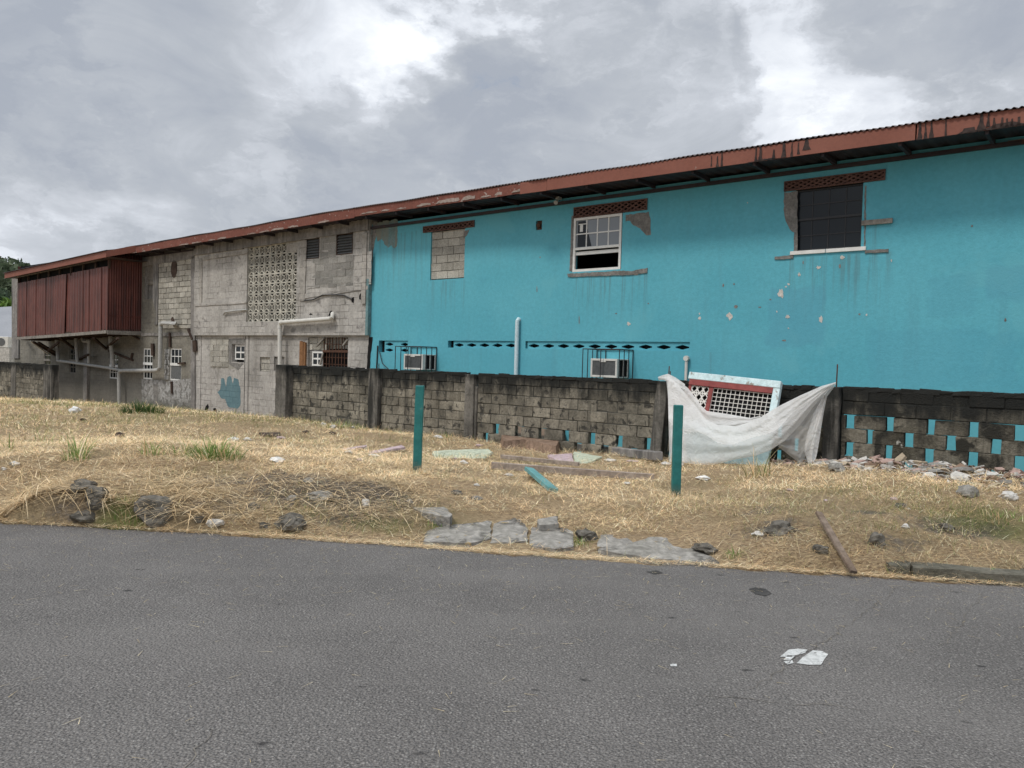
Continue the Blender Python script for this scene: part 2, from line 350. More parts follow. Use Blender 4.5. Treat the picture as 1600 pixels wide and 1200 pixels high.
MT['beam'] = surf('raw concrete beam', (.20, .19, .18), (.30, .285, .27), 1.6, .95, .1, .5, 24, streak=(6, .8, (.08, .08, .078), .42, .66), fine=.4)
MT['block'] = surf('concrete block', (.33, .315, .275), (.45, .43, .38), 2.2, .95, .1, .7, 60, fine=.5, spots=(4, .62, .75, (.22, .21, .18)), island=.22)
MT['block_grey'] = surf('new grey block', (.24, .235, .215), (.31, .30, .28), 2.4, .95, .1, .7, 60, fine=.45, island=.22)
MT['mortar'] = surf('mortar joint', (.13, .125, .115), (.20, .19, .175), 5, .95, .1, .5, 50)
MT['screen'] = surf('cream breeze block', (.60, .58, .51), (.48, .465, .41), 2, .9, .1, .3, 40, fine=.35, spots=(4, .62, .72, (.2, .19, .16)), island=.22)
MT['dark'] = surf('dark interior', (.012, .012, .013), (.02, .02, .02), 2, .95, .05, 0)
MT['intwall'] = surf('interior wall', (.10, .11, .12), (.13, .14, .15), 2, .95, .05, 0)
MT['lattice'] = surf('red brown lattice block', (.105, .06, .05), (.15, .085, .07), 6, .9, .15, .4, 50, fine=.4)
MT['fascia'] = surf('red fascia paint', (.195, .066, .043), (.225, .083, .056), 1.2, .6, .35, .12, 30, streak=(3.2, .75, (.19, .07, .05), .5, .68), fine=.15, spots=(6, .66, .72, (.26, .17, .14)))
MT['fascia_peel'] = surf('peeling red fascia', (.165, .06, .044), (.195, .075, .056), 1.5, .75, .2, .3, 30, fine=.4, spots=(9, .62, .66, (.34, .29, .26)), streak=(6, .6, (.15, .06, .045), .48, .66))
MT['peel'] = surf('flaking fascia primer', (.27, .22, .19), (.36, .30, .27), 12, .9, .1, .3, 50, fine=.5)
MT['drip'] = surf('black mould on fascia', (.035, .03, .03), (.07, .05, .045), 9, .9, .1, 0)
MT['tin'] = surf('dark roof sheet', (.035, .030, .034), (.055, .042, .046), 2, .6, .3, .1, 30, metallic=.2, spots=(3, .6, .7, (.09, .045, .035)))
MT['rooftop'] = surf('rusty roof sheet', (.05, .045, .05), (.09, .06, .055), 1, .6, .3, .1, 20)
MT['cladding'] = surf('maroon painted sheet', (.105, .031, .024), (.14, .045, .034), 1.4, .5, .35, .2, 18, streak=(6, .8, (.035, .014, .013), .44, .62), fine=.3, spots=(3, .64, .74, (.12, .045, .035)), island=.15)
MT['wood_grey'] = surf('weathered timber', (.20, .185, .165), (.30, .28, .25), 3, .9, .1, .4, 40, fine=.5, streak=(12, .5, (.10, .09, .08)))
MT['wood_brown'] = surf('brown timber', (.20, .10, .045), (.28, .15, .075), 4, .8, .2, .3, 40, fine=.4)
MT['wood_dark'] = surf('dark old timber', (.05, .036, .03), (.09, .065, .053), 4, .9, .1, .4, 40, fine=.4)
MT['white_frame'] = surf('white aluminium', (.66, .66, .63), (.74, .74, .72), 5, .45, .4, .05, 40, fine=.12)
MT['black_frame'] = surf('black metal', (.018, .02, .022), (.03, .03, .033), 5, .5, .4, .05, 40)
MT['rust'] = surf('rusty iron', (.07, .04, .028), (.12, .06, .04), 12, .9, .2, .3, 60, fine=.4)
MT['pvc'] = surf('grey white drain pipe', (.55, .54, .50), (.64, .63, .59), 3, .5, .35, .05, 30, fine=.12, spots=(3, .6, .75, (.38, .37, .34)))
MT['pvc_dirty'] = surf('old drain pipe', (.34, .34, .325), (.42, .42, .40), 3, .6, .3, .1, 30, fine=.25, spots=(4, .6, .72, (.16, .16, .15)))
MT['pvc_blue'] = surf('pale blue drain pipe', (.52, .66, .70), (.60, .72, .76), 3, .5, .35, .05, 30)
MT['acwhite'] = surf('cream air conditioner casing', (.58, .57, .53), (.68, .67, .62), 5, .5, .35, .05, 40, fine=.15, spots=(7, .62, .74, (.40, .36, .30)))
MT['grille'] = surf('grey condenser grille', (.10, .105, .105), (.14, .145, .145), 12, .6, .3, .2, 120)
MT['post'] = surf('green post paint', (.016, .145, .14), (.026, .18, .175), 4, .5, .35, .2, 24, fine=.35, spots=(11, .63, .67, (.16, .15, .12)), spots2=(5, .60, .70, (.02, .085, .08)), streak=(18, .6, (.01, .06, .06)), zdirt=[(.16, -.02, .25, (.12, .095, .06), .8)])
MT['teal'] = surf('pale teal paint', (.09, .25, .25), (.13, .31, .31), 5, .5, .4, .1, 24, fine=.2, spots=(8, .66, .72, (.3, .33, .3)))
MT['tealpatch'] = surf('teal paint patch', (.11, .19, .215), (.13, .215, .24), 3, .85, .2, .3, 24, brick=(.4, .2, (.07, .13, .15), .8), fine=.2)
MT['fence'] = surf('mouldy block wall', (.15, .138, .112), (.31, .282, .226), 1.9, .95, .08, .9, 46, fine=.55, spots=(5.5, .54, .63, (.06, .057, .05)), zdirt=[(.82, 1.30, 1.1, BLK, .97), (.25, -.1, .5, (.10, .09, .07), .7)], spots2=(11, .66, .72, (.36, .35, .32)), streak=(5, .8, (.035, .035, .032), .5, .66), island=.32)
MT['fence_right'] = surf('mouldy openwork wall', (.10, .092, .07), (.20, .182, .146), 1.7, .95, .08, 1.0, 46, fine=.6, spots=(3.1, .48, .60, (.04, .038, .032)), streak=(5, .7, (.03, .03, .028), .48, .64), zdirt=[(.70, 1.28, 1.2, BLK, .97)], spots2=(7, .64, .70, (.40, .39, .35)), island=.32)
MT['fence_mortar'] = surf('mouldy mortar', (.05, .048, .042), (.10, .095, .08), 4, .95, .1, .6, 50, zdirt=[(.95, 1.2, .8, BLK, .95)])
MT['pillar'] = surf('mouldy concrete pillar', (.12, .113, .10), (.21, .197, .175), 2, .95, .08, .7, 36, fine=.5, streak=(8, .9, (.03, .03, .028), .40, .60), zdirt=[(1.15, 1.38, .8, BLK, .9)])
MT['slab'] = surf('broken concrete slab', (.23, .22, .195), (.33, .315, .29), 3, .95, .1, .9, 26, fine=.6, spots=(4, .52, .66, (.10, .095, .085)), spots2=(7, .62, .7, (.33, .25, .13)))
MT['stone'] = surf('dark boulder', (.085, .078, .066), (.19, .175, .15), 4, .9, .15, .8, 22, fine=.5, spots=(6, .6, .7, (.17, .16, .135)))
MT['wood_tan'] = surf('sun bleached brown timber', (.25, .205, .17), (.36, .305, .26), 3, .9, .1, .4, 40, fine=.5, streak=(12, .5, (.12, .10, .085)))
MT['stick'] = surf('brown weathered stick', (.13, .095, .07), (.21, .165, .13), 3, .9, .1, .4, 40, fine=.5, streak=(12, .5, (.08, .06, .05)))
MT['kerb'] = surf('old kerb concrete', (.11, .105, .085), (.17, .16, .13), 3, .95, .1, .7, 30, fine=.5, spots=(4, .55, .68, (.09, .09, .07)))
MT['redframe'] = surf('dark red timber paint', (.20, .045, .042), (.25, .06, .055), 5, .7, .3, .2, 30, fine=.3, spots=(7, .66, .72, (.25, .2, .18)))
MT['paleblue'] = surf('peeling pale blue paint', (.50, .64, .66), (.58, .70, .72), 4, .8, .2, .4, 30, fine=.3, spots=(5, .56, .62, (.28, .26, .23)))
MT['board'] = surf('stained pale board', (.42, .60, .64), (.52, .68, .71), 4, .85, .2, .3, 30, fine=.3, streak=(14, .9, (.05, .05, .045), .45, .6))
MT['whitemesh'] = surf('white painted grille', (.66, .64, .60), (.74, .72, .68), 5, .7, .2, .1, 40, fine=.2, spots=(9, .66, .72, (.3, .2, .15)))
for nm, c in (('r_white', (.56, .54, .50)), ('r_grey', (.30, .29, .27)), ('r_pink', (.42, .30, .26)), ('r_brown', (.26, .18, .13)), ('r_tan', (.46, .38, .28)), ('s_pink', (.52, .41, .43)), ('s_green', (.50, .54, .42)), ('s_white', (.62, .60, .56))):
    MT[nm] = surf('rubble ' + nm[2:], c, tuple(v * .7 for v in c), 7, .95, .1, .5, 40, fine=.45)
MT['plant'] = attr_mat('leaf', .6, .3)
MT['straw'] = attr_mat('dry straw', .8, .15)
# glass
m, t, b = base_mat('window glass', .06, .5); b.inputs['Base Color'].default_value = (.012, .016, .02, 1); b.inputs['Roughness'].default_value = .1; b.inputs['Specular IOR Level'].default_value = .25
MT['glass_dark'] = m
m, t, b = base_mat('reflective glass', .05, .8); b.inputs['Base Color'].default_value = (.17, .19, .21, 1); b.inputs['Roughness'].default_value = .12
MT['glass_light'] = m
# plastic sheet
m, t, b = base_mat('white plastic sheet', .35, .4)
co = t.n('ShaderNodeTexCoord').outputs['Object']
cw = t.mix(t.rng(t.noise(co, 2.2, 5), .4, .65), (.95, .945, .93), (.90, .885, .855)); t.set(b, 'Base Color', cw)
bn = t.n('ShaderNodeBump', i_Strength=.7, i_Distance=.05, i_Height=t.math('ADD', t.noise(co, 9, 5, .6, 2.5), t.math('MULTIPLY', t.math('ABSOLUTE', t.math('SUBTRACT', t.noise(co, 5, 3, .5, 1.0), .5)), -1.6))); t.set(b, 'Normal', bn.outputs[0])
tl = t.n('ShaderNodeBsdfTranslucent', i_Color=(.85, .84, .82, 1)); tp = t.n('ShaderNodeBsdfTransparent')
m1 = t.n('ShaderNodeMixShader', i_0=.45, i_1=b.outputs[0], i_2=tl.outputs[0])
m2 = t.n('ShaderNodeMixShader', i_0=.07, i_1=m1.outputs[0], i_2=tp.outputs[0])
t.L.new(m2.outputs[0], m.node_tree.nodes['Material Output'].inputs[0]); MT['plastic'] = m
m = m.copy(); m.name = 'clear plastic sheet'; m.node_tree.nodes[m2.name].inputs[0].default_value = .60; MT['plastic_clear'] = m; m = m.copy(); m.name = 'thin plastic sheet'; m.node_tree.nodes[m2.name].inputs[0].default_value = .30; MT['plastic_thin'] = m
# asphalt
m, t, b = base_mat('asphalt', .88, .25)
co = t.n('ShaderNodeTexCoord').outputs['Object']
vo = t.n('ShaderNodeTexVoronoi', i_Vector=t.scale(co, (1, 1, .1)), i_Scale=66.0); vo.inputs['Randomness'].default_value = 1
vo2 = t.n('ShaderNodeTexVoronoi', i_Vector=t.scale(co, (1, 1, .1)), i_Scale=150.0)
sv = t.n('ShaderNodeSeparateColor', i_0=vo.outputs['Color'])
base = t.mix(t.rng(t.noise(co, .8, 6, .6), .3, .7), (.114, .108, .103), (.147, .139, .132))
base = t.mix(.8, base, t.mix(t.rng(t.noise(co, 90, 3, .7), .32, .68), (.35, .35, .35), (1.75, 1.75, 1.75)), 'MULTIPLY')
stone = t.math('MULTIPLY', t.rng(sv.outputs[0], .55, .95), t.rng(vo.outputs['Distance'], .55, .2))
base = t.mix(t.math('MULTIPLY', stone, .62), base, (.36, .345, .325))
base = t.mix(t.rng(t.noise(co, 2.3, 8, .7, .4), .66, .76, 0, .55), base, (.075, .07, .067))
base = t.mix(t.rng(t.noise(t.scale(co, (.25, 1.6, 1)), 1.0, 5), .46, .70, 0, .35), base, (.175, .166, .157))
vp = t.n('ShaderNodeTexVoronoi', i_Vector=t.scale(co, (1.3, 2.6, .1)), i_Scale=1.5)
base = t.mix(t.math('MULTIPLY', t.rng(vp.outputs['Distance'], .10, .05), t.rng(t.noise(co, 14, 3), .4, .6)), base, (.045, .043, .042))
t.set(b, 'Base Color', base)
hh = t.math('ADD', t.math('MULTIPLY', vo.outputs['Distance'], -1.0), t.math('MULTIPLY', t.noise(co, 60, 4), .8))
bn = t.n('ShaderNodeBump', i_Strength=1.0, i_Distance=.014, i_Height=hh); t.set(b, 'Normal', bn.outputs[0]); MT['asphalt'] = m
MT['asphalt_dark'] = surf('dark asphalt patch', (.045, .044, .043), (.07, .068, .066), 8, .9, .2, .6, 70, fine=.5)
MT['crack'] = surf('crack filled with grit', (.09, .084, .078), (.22, .20, .17), 14, .95, .1, .4, 60)
MT['roadpaint'] = surf('worn white road paint', (.55, .56, .55), (.46, .47, .46), 18, .8, .2, .5, 70, fine=.4, spots=(30, .58, .66, (.16, .155, .15)))
# lot ground: cover attribute = (straw, green, soil)
m, t, b = base_mat('dry lot soil', .95, .1)
co = t.n('ShaderNodeTexCoord').outputs['Object']
a = t.n('ShaderNodeAttribute', attribute_name='cover'); sv = t.n('ShaderNodeSeparateColor', i_0=a.outputs['Color'])
n1 = t.noise(co, 9, 7, .7); n2 = t.noise(t.scale(co, (1, 3.5, 1)), 22, 5, .7, .5)
straw = t.mix(t.rng(n2, .3, .7), (.18, .125, .08), (.58, .44, .27))
straw = t.mix(t.rng(t.noise(co, .9, 5), .45, .7), straw, (.30, .235, .14))
soil = t.mix(t.rng(n1, .35, .65), (.10, .084, .068), (.20, .172, .142))
grn = t.mix(t.rng(n1, .35, .65), (.09, .11, .035), (.17, .17, .06))
col = t.mix(t.rng(t.math('ADD', sv.outputs[2], t.math('MULTIPLY', t.math('SUBTRACT', n1, .5), .9)), .3, .6), straw, soil)
col = t.mix(t.rng(t.math('ADD', sv.outputs[1], t.math('MULTIPLY', t.math('SUBTRACT', n1, .5), .8)), .25, .75, 0, .7), col, grn)
t.set(b, 'Base Color', col)
bn = t.n('ShaderNodeBump', i_Strength=.9, i_Distance=.05, i_Height=t.math('ADD', n2, n1)); t.set(b, 'Normal', bn.outputs[0]); MT['soil'] = m

# ------------------------------------------------------------------ ground and road
acol = np.concatenate([np.linspace(-9, -1.05, 22)[:-1], np.linspace(-1.05, 1.05, 330), np.linspace(1.05, 9, 22)[1:]])
rows = np.concatenate([[-.35, -.02, .03], np.geomspace(.09, 34, 190), [45, 60, 90, 140, 250, 500, 1200]])
gv = []; 
X0 = acol * 7.0
for r_ in rows:
    X = acol * (7.0 + max(r_, 0)); Y = ye(X) * (1 if r_ < 60 else 1) + r_
    gv.append(np.stack([X, Y], 1))
gv = np.concatenate(gv); gz = hz(gv[:, 0], gv[:, 1])
nc = len(acol); nr = len(rows)
idx = np.arange(nr * nc).reshape(nr, nc)
quads = np.stack([idx[:-1, :-1], idx[:-1, 1:], idx[1:, 1:], idx[1:, :-1]], -1).reshape(-1, 4)
def np_mesh(name, V, Q, mat, smooth=True, attrs=None):
    me = bpy.data.meshes.new(name); nq = len(Q); k = Q.shape[1]
    me.vertices.add(len(V)); me.vertices.foreach_set('co', np.asarray(V, np.float32).ravel())
    me.loops.add(nq * k); me.loops.foreach_set('vertex_index', np.asarray(Q, np.int32).ravel())
    me.polygons.add(nq); me.polygons.foreach_set('loop_start', np.arange(0, nq * k, k, dtype=np.int32)); me.polygons.foreach_set('loop_total', np.full(nq, k, np.int32))
    if smooth: me.polygons.foreach_set('use_smooth', np.ones(nq, bool))
    for an, av in (attrs or {}).items():
        at = me.color_attributes.new(an, 'FLOAT_COLOR', 'POINT')
        at.data.foreach_set('color', np.concatenate([av, np.ones((len(av), 1))], 1).astype(np.float32).ravel())
    me.materials.append(mat); me.update(calc_edges=True); me.validate()
    o = bpy.data.objects.new(name, me); COL.objects.link(o); return o
cov = np.stack([np.ones(len(gv)), zone(gv[:, 0], gv[:, 1], GREENZ), zone(gv[:, 0], gv[:, 1], SOILZ)], 1)
far = np.hypot(gv[:, 0], gv[:, 1]) > 60; cov[far, 1] = 1
struct(np_mesh('ground', np.column_stack([gv, gz]), quads, MT['soil'], True, {'cover': cov}))
# road: from the ragged edge back past the viewer
xs = np.concatenate([[-400], np.linspace(-60, -7, 20)[:-1], np.linspace(-7, 7, 281), np.linspace(7, 60, 20)[1:], [400]])
edge = ye(xs) + vnoise(xs * 4.0, xs * 0) * .10 + vnoise(xs * 17.0, xs * 0 + 5) * .05
ts = np.array([0, .012, .05, .12, .25, .45, .7, 1.0])
rv = np.concatenate([np.column_stack([xs, edge * (1 - q) + (-5.5) * q - 0.02 * (q > 0) * 0, np.where(q == 0, -.012, 0.0) + xs * 0]) for q in ts])
idx = np.arange(len(ts) * len(xs)).reshape(len(ts), len(xs))
rq = np.stack([idx[1:, :-1], idx[1:, 1:], idx[:-1, 1:], idx[:-1, :-1]], -1).reshape(-1, 4)
struct(np_mesh('road', rv, rq, MT['asphalt']))
mb = MB(); mb.add([(-400, -5.5, -.01), (400, -5.5, -.01), (400, -400, -.01), (-400, -400, -.01)], [(0, 3, 2, 1)])
o = struct(mb.build('verge', MT['soil']))

def rp(px, py, z=.004): return at_z(px, py, z)
def road_patch(name, polys, mat, z=.004):
    mb = MB()
    for poly in polys: mb.add([rp(x, y, z) for x, y in poly][::-1], [tuple(range(len(poly)))])
    return struct(mb.build(name, mat))
road_patch('road_marking', [[(1219, 1026), (1232, 1015), (1247, 1013.5), (1262, 1015), (1258, 1020), (1246, 1023), (1236, 1026)], [(1230, 1024), (1242, 1024.5), (1236, 1031), (1224, 1031)],
                            [(1224, 1033), (1238, 1031.5), (1240, 1036), (1230, 1038)], [(1254, 1027), (1270, 1016), (1284, 1017), (1294, 1022), (1288, 1030), (1283, 1038.5), (1262, 1038.5), (1245, 1036)],
                            [(1047, 1037.5), (1057, 1037), (1058, 1041), (1048, 1041)]], MT['roadpaint'])
road_patch('asphalt_patch', [[(1170, 920), (1180, 917.5), (1196, 920), (1206, 927), (1196, 931), (1180, 928)], [(1010, 893), (1026, 891), (1036, 895), (1022, 897)]], MT['asphalt_dark'])
def crack(pts, w=.006):
    polys = []
    P = [rp(x, y, .003)[:2] for x, y in pts]; fine_ = []
    for a, b2 in zip(P[:-1], P[1:]):
        n_ = max(2, int(np.linalg.norm(b2 - a) / .05))
        for i in range(n_): fine_.append(a + (b2 - a) * i / n_)
    fine_.append(P[-1]); mb = MB(); L = []; 
    for i, p in enumerate(fine_):
        d = fine_[min(i + 1, len(fine_) - 1)] - fine_[max(i - 1, 0)]; d = d / np.linalg.norm(d); nn = np.array([-d[1], d[0]])
        c = p + nn * random.uniform(-.02, .02); ww = w * random.uniform(.25, 1.0) * .5
        L.append((c + nn * ww, c - nn * ww))
    for a, b2 in zip(L[:-1], L[1:]): mb.add([(*a[0], .004), (*a[1], .004), (*b2[1], .004), (*b2[0], .004)], [(0, 1, 2, 3)])
    return mb
mb = MB()
for pts in ([(1412, 912), (1390, 930), (1350, 958), (1290, 1000), (1240, 1032), (1175, 1078)], [(1532, 928), (1520, 950), (1496, 985), (1470, 1010)], [(1100, 1087), (1180, 1094), (1260, 1100), (1350, 1108)], [(330, 1140), (318, 1160), (300, 1180), (292, 1200)]):
    c = crack(pts); mb.add(c.v, c.f)
struct(mb.build('road_crack', MT['crack']))

# ------------------------------------------------------------------ the two joined buildings
SJ = -16.93                                   # where the painted wall meets the grey one
EAVE = [(-46, 5.42), (-30, 5.42), (-23, 5.48), (-16.9, 5.53), (-10.5, 5.46), (-2.8, 5.40), (6, 5.36)]
def eave(s): return float(np.interp(s, [e[0] for e in EAVE], [e[1] for e in EAVE]))
def rect(x0, y0, x1, y1, off=0.0):
    """facade rectangle from the photo's top-left and bottom-right corner"""
    a, d = fz(x0, y0, off); b, c = fz(x1, y1, off); return [a, b, c, d]
def polyf(pts, off=0.0): return [fz(x, y, off) for x, y in pts]
def blocks(mb, s0, s1, z0, z1, y, bw=.4, bh=.2, gap=.012, m=0, j=.004, d=.05, holes=None):
    k = 0; z = z1
    while z > z0 + .03:
        zb = max(z0, z - bh); x = s0 - (bw / 2 if k % 2 else 0) - random.uniform(0, .03)
        while x < s1 - .02:
            a = max(s0, x); b = min(s1, x + bw)
            if b - a > .04:
                yy = y + random.uniform(-.006, .006)
                mb.box(a + gap / 2, b - gap / 2, yy, yy + d, zb + gap / 2, z - gap / 2, m, j)
            x += bw
        z -= bh; k += 1
def ragged(poly, amp=.02, step=.06):
    o = []
    for (a, b), (c, d) in zip(poly, poly[1:] + poly[:1]):
        n_ = max(1, int(math.hypot(c - a, d - b) / step))
        for i in range(n_):
            o.append((a + (c - a) * i / n_ + random.uniform(-amp, amp), b + (d - b) * i / n_ + random.uniform(-amp, amp)))
    return o
def lattice(name, s0, s1, z0, z1, parent, n, rows_=2):
    mb = MB(); f = .025
    mb.box(s0, s1, -.03, .06, z1 - f, z1); mb.box(s0, s1, -.03, .06, z0, z0 + f)
    mb.box(s0, s0 + f, -.028, .06, z0 + f, z1 - f); mb.box(s1 - f, s1, -.028, .06, z0 + f, z1 - f)
    w = (s1 - s0 - 2 * f) / n; a, b = z0 + f, z1 - f; hh = (b - a) / rows_
    for r_ in range(rows_):
        for i in range(n):
            x = s0 + f + i * w; c = a + r_ * hh
            up = (i + r_) % 2
            mb.bar((x, 0, c if up else c + hh), (x + w, 0, c + hh if up else c), .05, .034, up=(0, 0, 1)) if False else mb.bar((x, 0.01, c), (x + w, 0.01, c + hh), .045, .03)
            mb.bar((x, 0.016, c + hh), (x + w, 0.016, c), .045, .03)
    mb.box(s0, s1, .10, .12, z0, z1, 1)
    return mb.build(name, [MT['lattice'], MT['dark']], parent)
def sash(parent, s0, s1, z0, z1, nx, nz, mat, gmat, y=0.05, fw_=.05, bar=.022, glass=True, name='window', fill=None):
    """frame with muntins; panes are a child"""
    mb = MB()
    mb.box(s0, s1, y, y + .05, z1 - fw_, z1); mb.box(s0, s1, y, y + .05, z0, z0 + fw_)
    mb.box(s0, s0 + fw_, y + .001, y + .051, z0 + fw_, z1 - fw_); mb.box(s1 - fw_, s1, y + .001, y + .051, z0 + fw_, z1 - fw_)
    for i in range(1, nx):
        x = s0 + (s1 - s0) * i / nx; mb.box(x - bar / 2, x + bar / 2, y + .012, y + .032, z0 + fw_, z1 - fw_)
    for k in range(1, nz):
        zz = z0 + (z1 - z0) * k / nz; mb.box(s0 + fw_, s1 - fw_, y + .010, y + .034, zz - bar / 2, zz + bar / 2)
    w = mb.build(name, mat, parent)
    if glass:
        g = MB(); g.box(s0 + fw_ * .6, s1 - fw_ * .6, y + .022, y + .026, z0 + fw_ * .6, z1 - fw_ * .6)
        g.build('pane', gmat, w).parent = w
        w.children[0].location = (0, 0, 0)
    return w
def child(mb, name, mat, part, root, **kw):
    """sub-part: same coordinates as its root thing"""
    o = mb.build(name, mat, None, org=ORG[root.name], **kw); o.location = (0, 0, 0); o.parent = part; return o
def sash2(root, s0, s1, z0, z1, nx, nz, mat, gmat, y=0.05, fw_=.05, bar=.022, name='window', glass=True):
    mb = MB()
    mb.box(s0, s1, y, y + .05, z1 - fw_, z1); mb.box(s0, s1, y, y + .05, z0, z0 + fw_)
    mb.box(s0, s0 + fw_, y + .001, y + .051, z0 + fw_, z1 - fw_); mb.box(s1 - fw_, s1, y + .001, y + .051, z0 + fw_, z1 - fw_)
    for i in range(1, nx):
        x = s0 + (s1 - s0) * i / nx; mb.box(x - bar / 2, x + bar / 2, y + .012, y + .032, z0 + fw_, z1 - fw_)
    for k in range(1, nz):
        zz = z0 + (z1 - z0) * k / nz; mb.box(s0 + fw_, s1 - fw_, y + .010, y + .034, zz - bar / 2, zz + bar / 2)
    w = mb.build(name, mat, root)
    if glass:
        g = MB(); g.box(s0 + fw_ * .6, s1 - fw_ * .6, y + .022, y + .026, z0 + fw_ * .6, z1 - fw_ * .6)
        child(g, 'pane', gmat, w, root)
    return w
def corr_roof(root, s0, s1, over, mat, lift=.272, name='roof'):
    """corrugated sheet roof with its own waves, rising to a ridge and falling behind"""
    mb = MB(); per = .098; n_ = int((s1 - s0) / per) * 6; ss = np.linspace(s0, s1, n_ + 1)
    prof = [(0.0, 0.0), (1.0, .16), (4.6, 1.25), (10, -.1)]
    vs = []
    for y_, dz in prof:
        for s_ in ss:
            ov_ = over(s_) if callable(over) else over
            y = {0: -ov_ - .05, 1: -ov_ + .6}.get(prof.index((y_, dz)), y_)
            sag = .008 * math.sin(s_ * .9) + .006 * math.sin(s_ * 2.7 + 1)
            vs.append((s_, y, eave(s_) + lift + dz + .016 * math.sin((s_ - s0) / per * 2 * math.pi) + sag * (1 if dz < 1 else 0)))
    k = len(ss); fs = [(r_ * k + i, r_ * k + i + 1, (r_ + 1) * k + i + 1, (r_ + 1) * k + i) for r_ in range(len(prof) - 1) for i in range(k - 1)]
    mb.add(vs, fs); o = mb.build(name, mat, root, smooth=True)
    so = o.modifiers.new('thick', 'SOLIDIFY'); so.thickness = .006
    return o
def soffit(root, s0, s1, over):
    mb = MB(); per = .25; n_ = int((s1 - s0) / per) * 4; ss = np.linspace(s0, s1, n_ + 1); k = len(ss)
    ovf = over if callable(over) else (lambda _: over)
    vs = [(s_, -ovf(s_) + .02 if y is None else y, eave(s_) + .015 + (.02 if i % 4 in (1, 2) else 0) + (0 if y is None else .04)) for y in (None, .18) for i, s_ in enumerate(ss)]
    mb.add(vs, [(i, i + k, i + k + 1, i + 1) for i in range(k - 1)])
    x = s0 + .4
    while x < s1:
        mb.box(x, x + .05, -ovf(x) + .04, .0, eave(x) - .05, eave(x) + .03, 1); x += 1.22
    mb.box(s0, s1, -.06, -.003, min(eave(s0), eave(s1)) - .06, min(eave(s0), eave(s1)) + .01, 1)
    return mb.build('soffit', [MT['tin'], MT['tin']], root)
def fascia(root, s0, s1, over, mat, h=.255, lift=0.03):
    mb = MB(); ovf = over if callable(over) else (lambda _: over); n_ = max(1, int((s1 - s0) / .8)); ss = np.linspace(s0, s1, n_ + 1)
    wv = [random.uniform(-.006, .006) for _ in ss]
    vs = []
    for s_, w in zip(ss, wv):
        z = eave(s_) + lift - .03; y = -ovf(s_)
        vs += [(s_, y + w, z), (s_, y + w, z + h), (s_, y + w + .025, z + h), (s_, y + w + .025, z)]
    fs = []
    for i in range(n_):
        a = i * 4; b = a + 4
        fs += [(a, b, b + 1, a + 1), (a + 1, b + 1, b + 2, a + 2), (a + 2, b + 2, b + 3, a + 3), (a + 3, b + 3, b, a)]
    fs += [(0, 1, 2, 3), (n_ * 4 + 3, n_ * 4 + 2, n_ * 4 + 1, n_ * 4)]
    mb.add(vs, fs); return mb

BB = thing('blue_building', 'long turquoise painted two storey building with a rusty red roof edge', 'building', (SJ, 0, 0))
ov = .85
# openings
bw = [-14.56, -13.34, 3.76, 5.03]
lw1 = [-14.85, -13.02, 5.03, 5.20]
mwl = [-10.0, -8.12, 4.96, 5.20]
mw = [-10.02, -8.72, 3.74, 4.96]
rwl = [-5.22, -3.46, 5.00, 5.19]
rw = [-5.0, -3.82, 3.87, 5.00]
v1 = rect(700, 532, 806, 541); v1[2] = v1[3] - .15
v2 = rect(821, 532, 1078, 538); v2[3] = 2.165; v2[2] = 1.985
v1[3] = 2.165; v1[2] = 1.985
v3 = rect(592, 532, 637, 551)
ns = fz(842, 352); hole = [ns[0] - .09, ns[0] + .09, ns[1] - .11, ns[1] + .11]
mb = MB()
mb.wall(SJ, 7, -.8, 5.44, 0, .22, [bw, lw1, mwl, mw, rwl, rw, v1, v2, v3, hole])
def chip(pts, amp=.012, m=1, y=-.004): mb.prism(ragged(polyf(pts), amp, .05), y, .002, m)
# bare render and flaked paint
chip([(978, 336), (1013, 331), (1017, 345), (1017, 368), (1010, 367), (1000, 357), (990, 352), (984, 345), (977, 346)])
chip([(887, 428), (972, 423), (985, 424), (1012, 419), (1012, 426), (980, 430), (888, 433)], .008, 1, -.02)
chip([(1225, 301), (1246, 299), (1246, 362), (1238, 362), (1229, 350), (1225, 335)])
chip([(1211, 401), (1240, 399), (1240, 404), (1211, 406)], .006, 1, -.02); chip([(1352, 391), (1388, 389), (1388, 394), (1352, 396)], .006, 1, -.02)
chip([(1241, 362), (1246, 362), (1246, 396), (1240, 396)], .006); chip([(893, 338), (897, 336), (894, 424), (890, 424)], .005)
chip([(1351, 290), (1354, 290), (1352, 390), (1350, 390)], .006); chip([(724, 362), (734, 358), (730, 368), (725, 372)], .008)
for cx, cy, w, h in [(1220, 459, 7, 9), (1140, 494, 6, 7), (1283, 499, 5, 8.5), (1249, 429, 3.5, 3.5), (1279, 418, 5, 3.5), (1232, 444, 2.6, 2.6), (1228, 448, 2, 2), (1231, 495, 4.5, 4), (982, 506, 4.5, 3.5), (1093, 497, 3, 3.5), (1093, 490, 2, 2), (1214, 487, 1.5, 2), (1232, 513, 2, 1.5),
                     (1354, 492, 2, 2.5), (1316, 402, 5, 3.5), (1393, 407, 1.6, 3), (1168, 317, 1.5, 1.5), (994, 429, 6, 2)]:
    pts = [(cx + w * .72 * (.5 + .8 * random.random()) * math.cos(a), cy + h * .8 * (.5 + .8 * random.random()) * math.sin(a)) for a in np.linspace(0, 2 * math.pi, 13)[:-1]]
    mb.prism(polyf(pts), -.005, .002, 2)
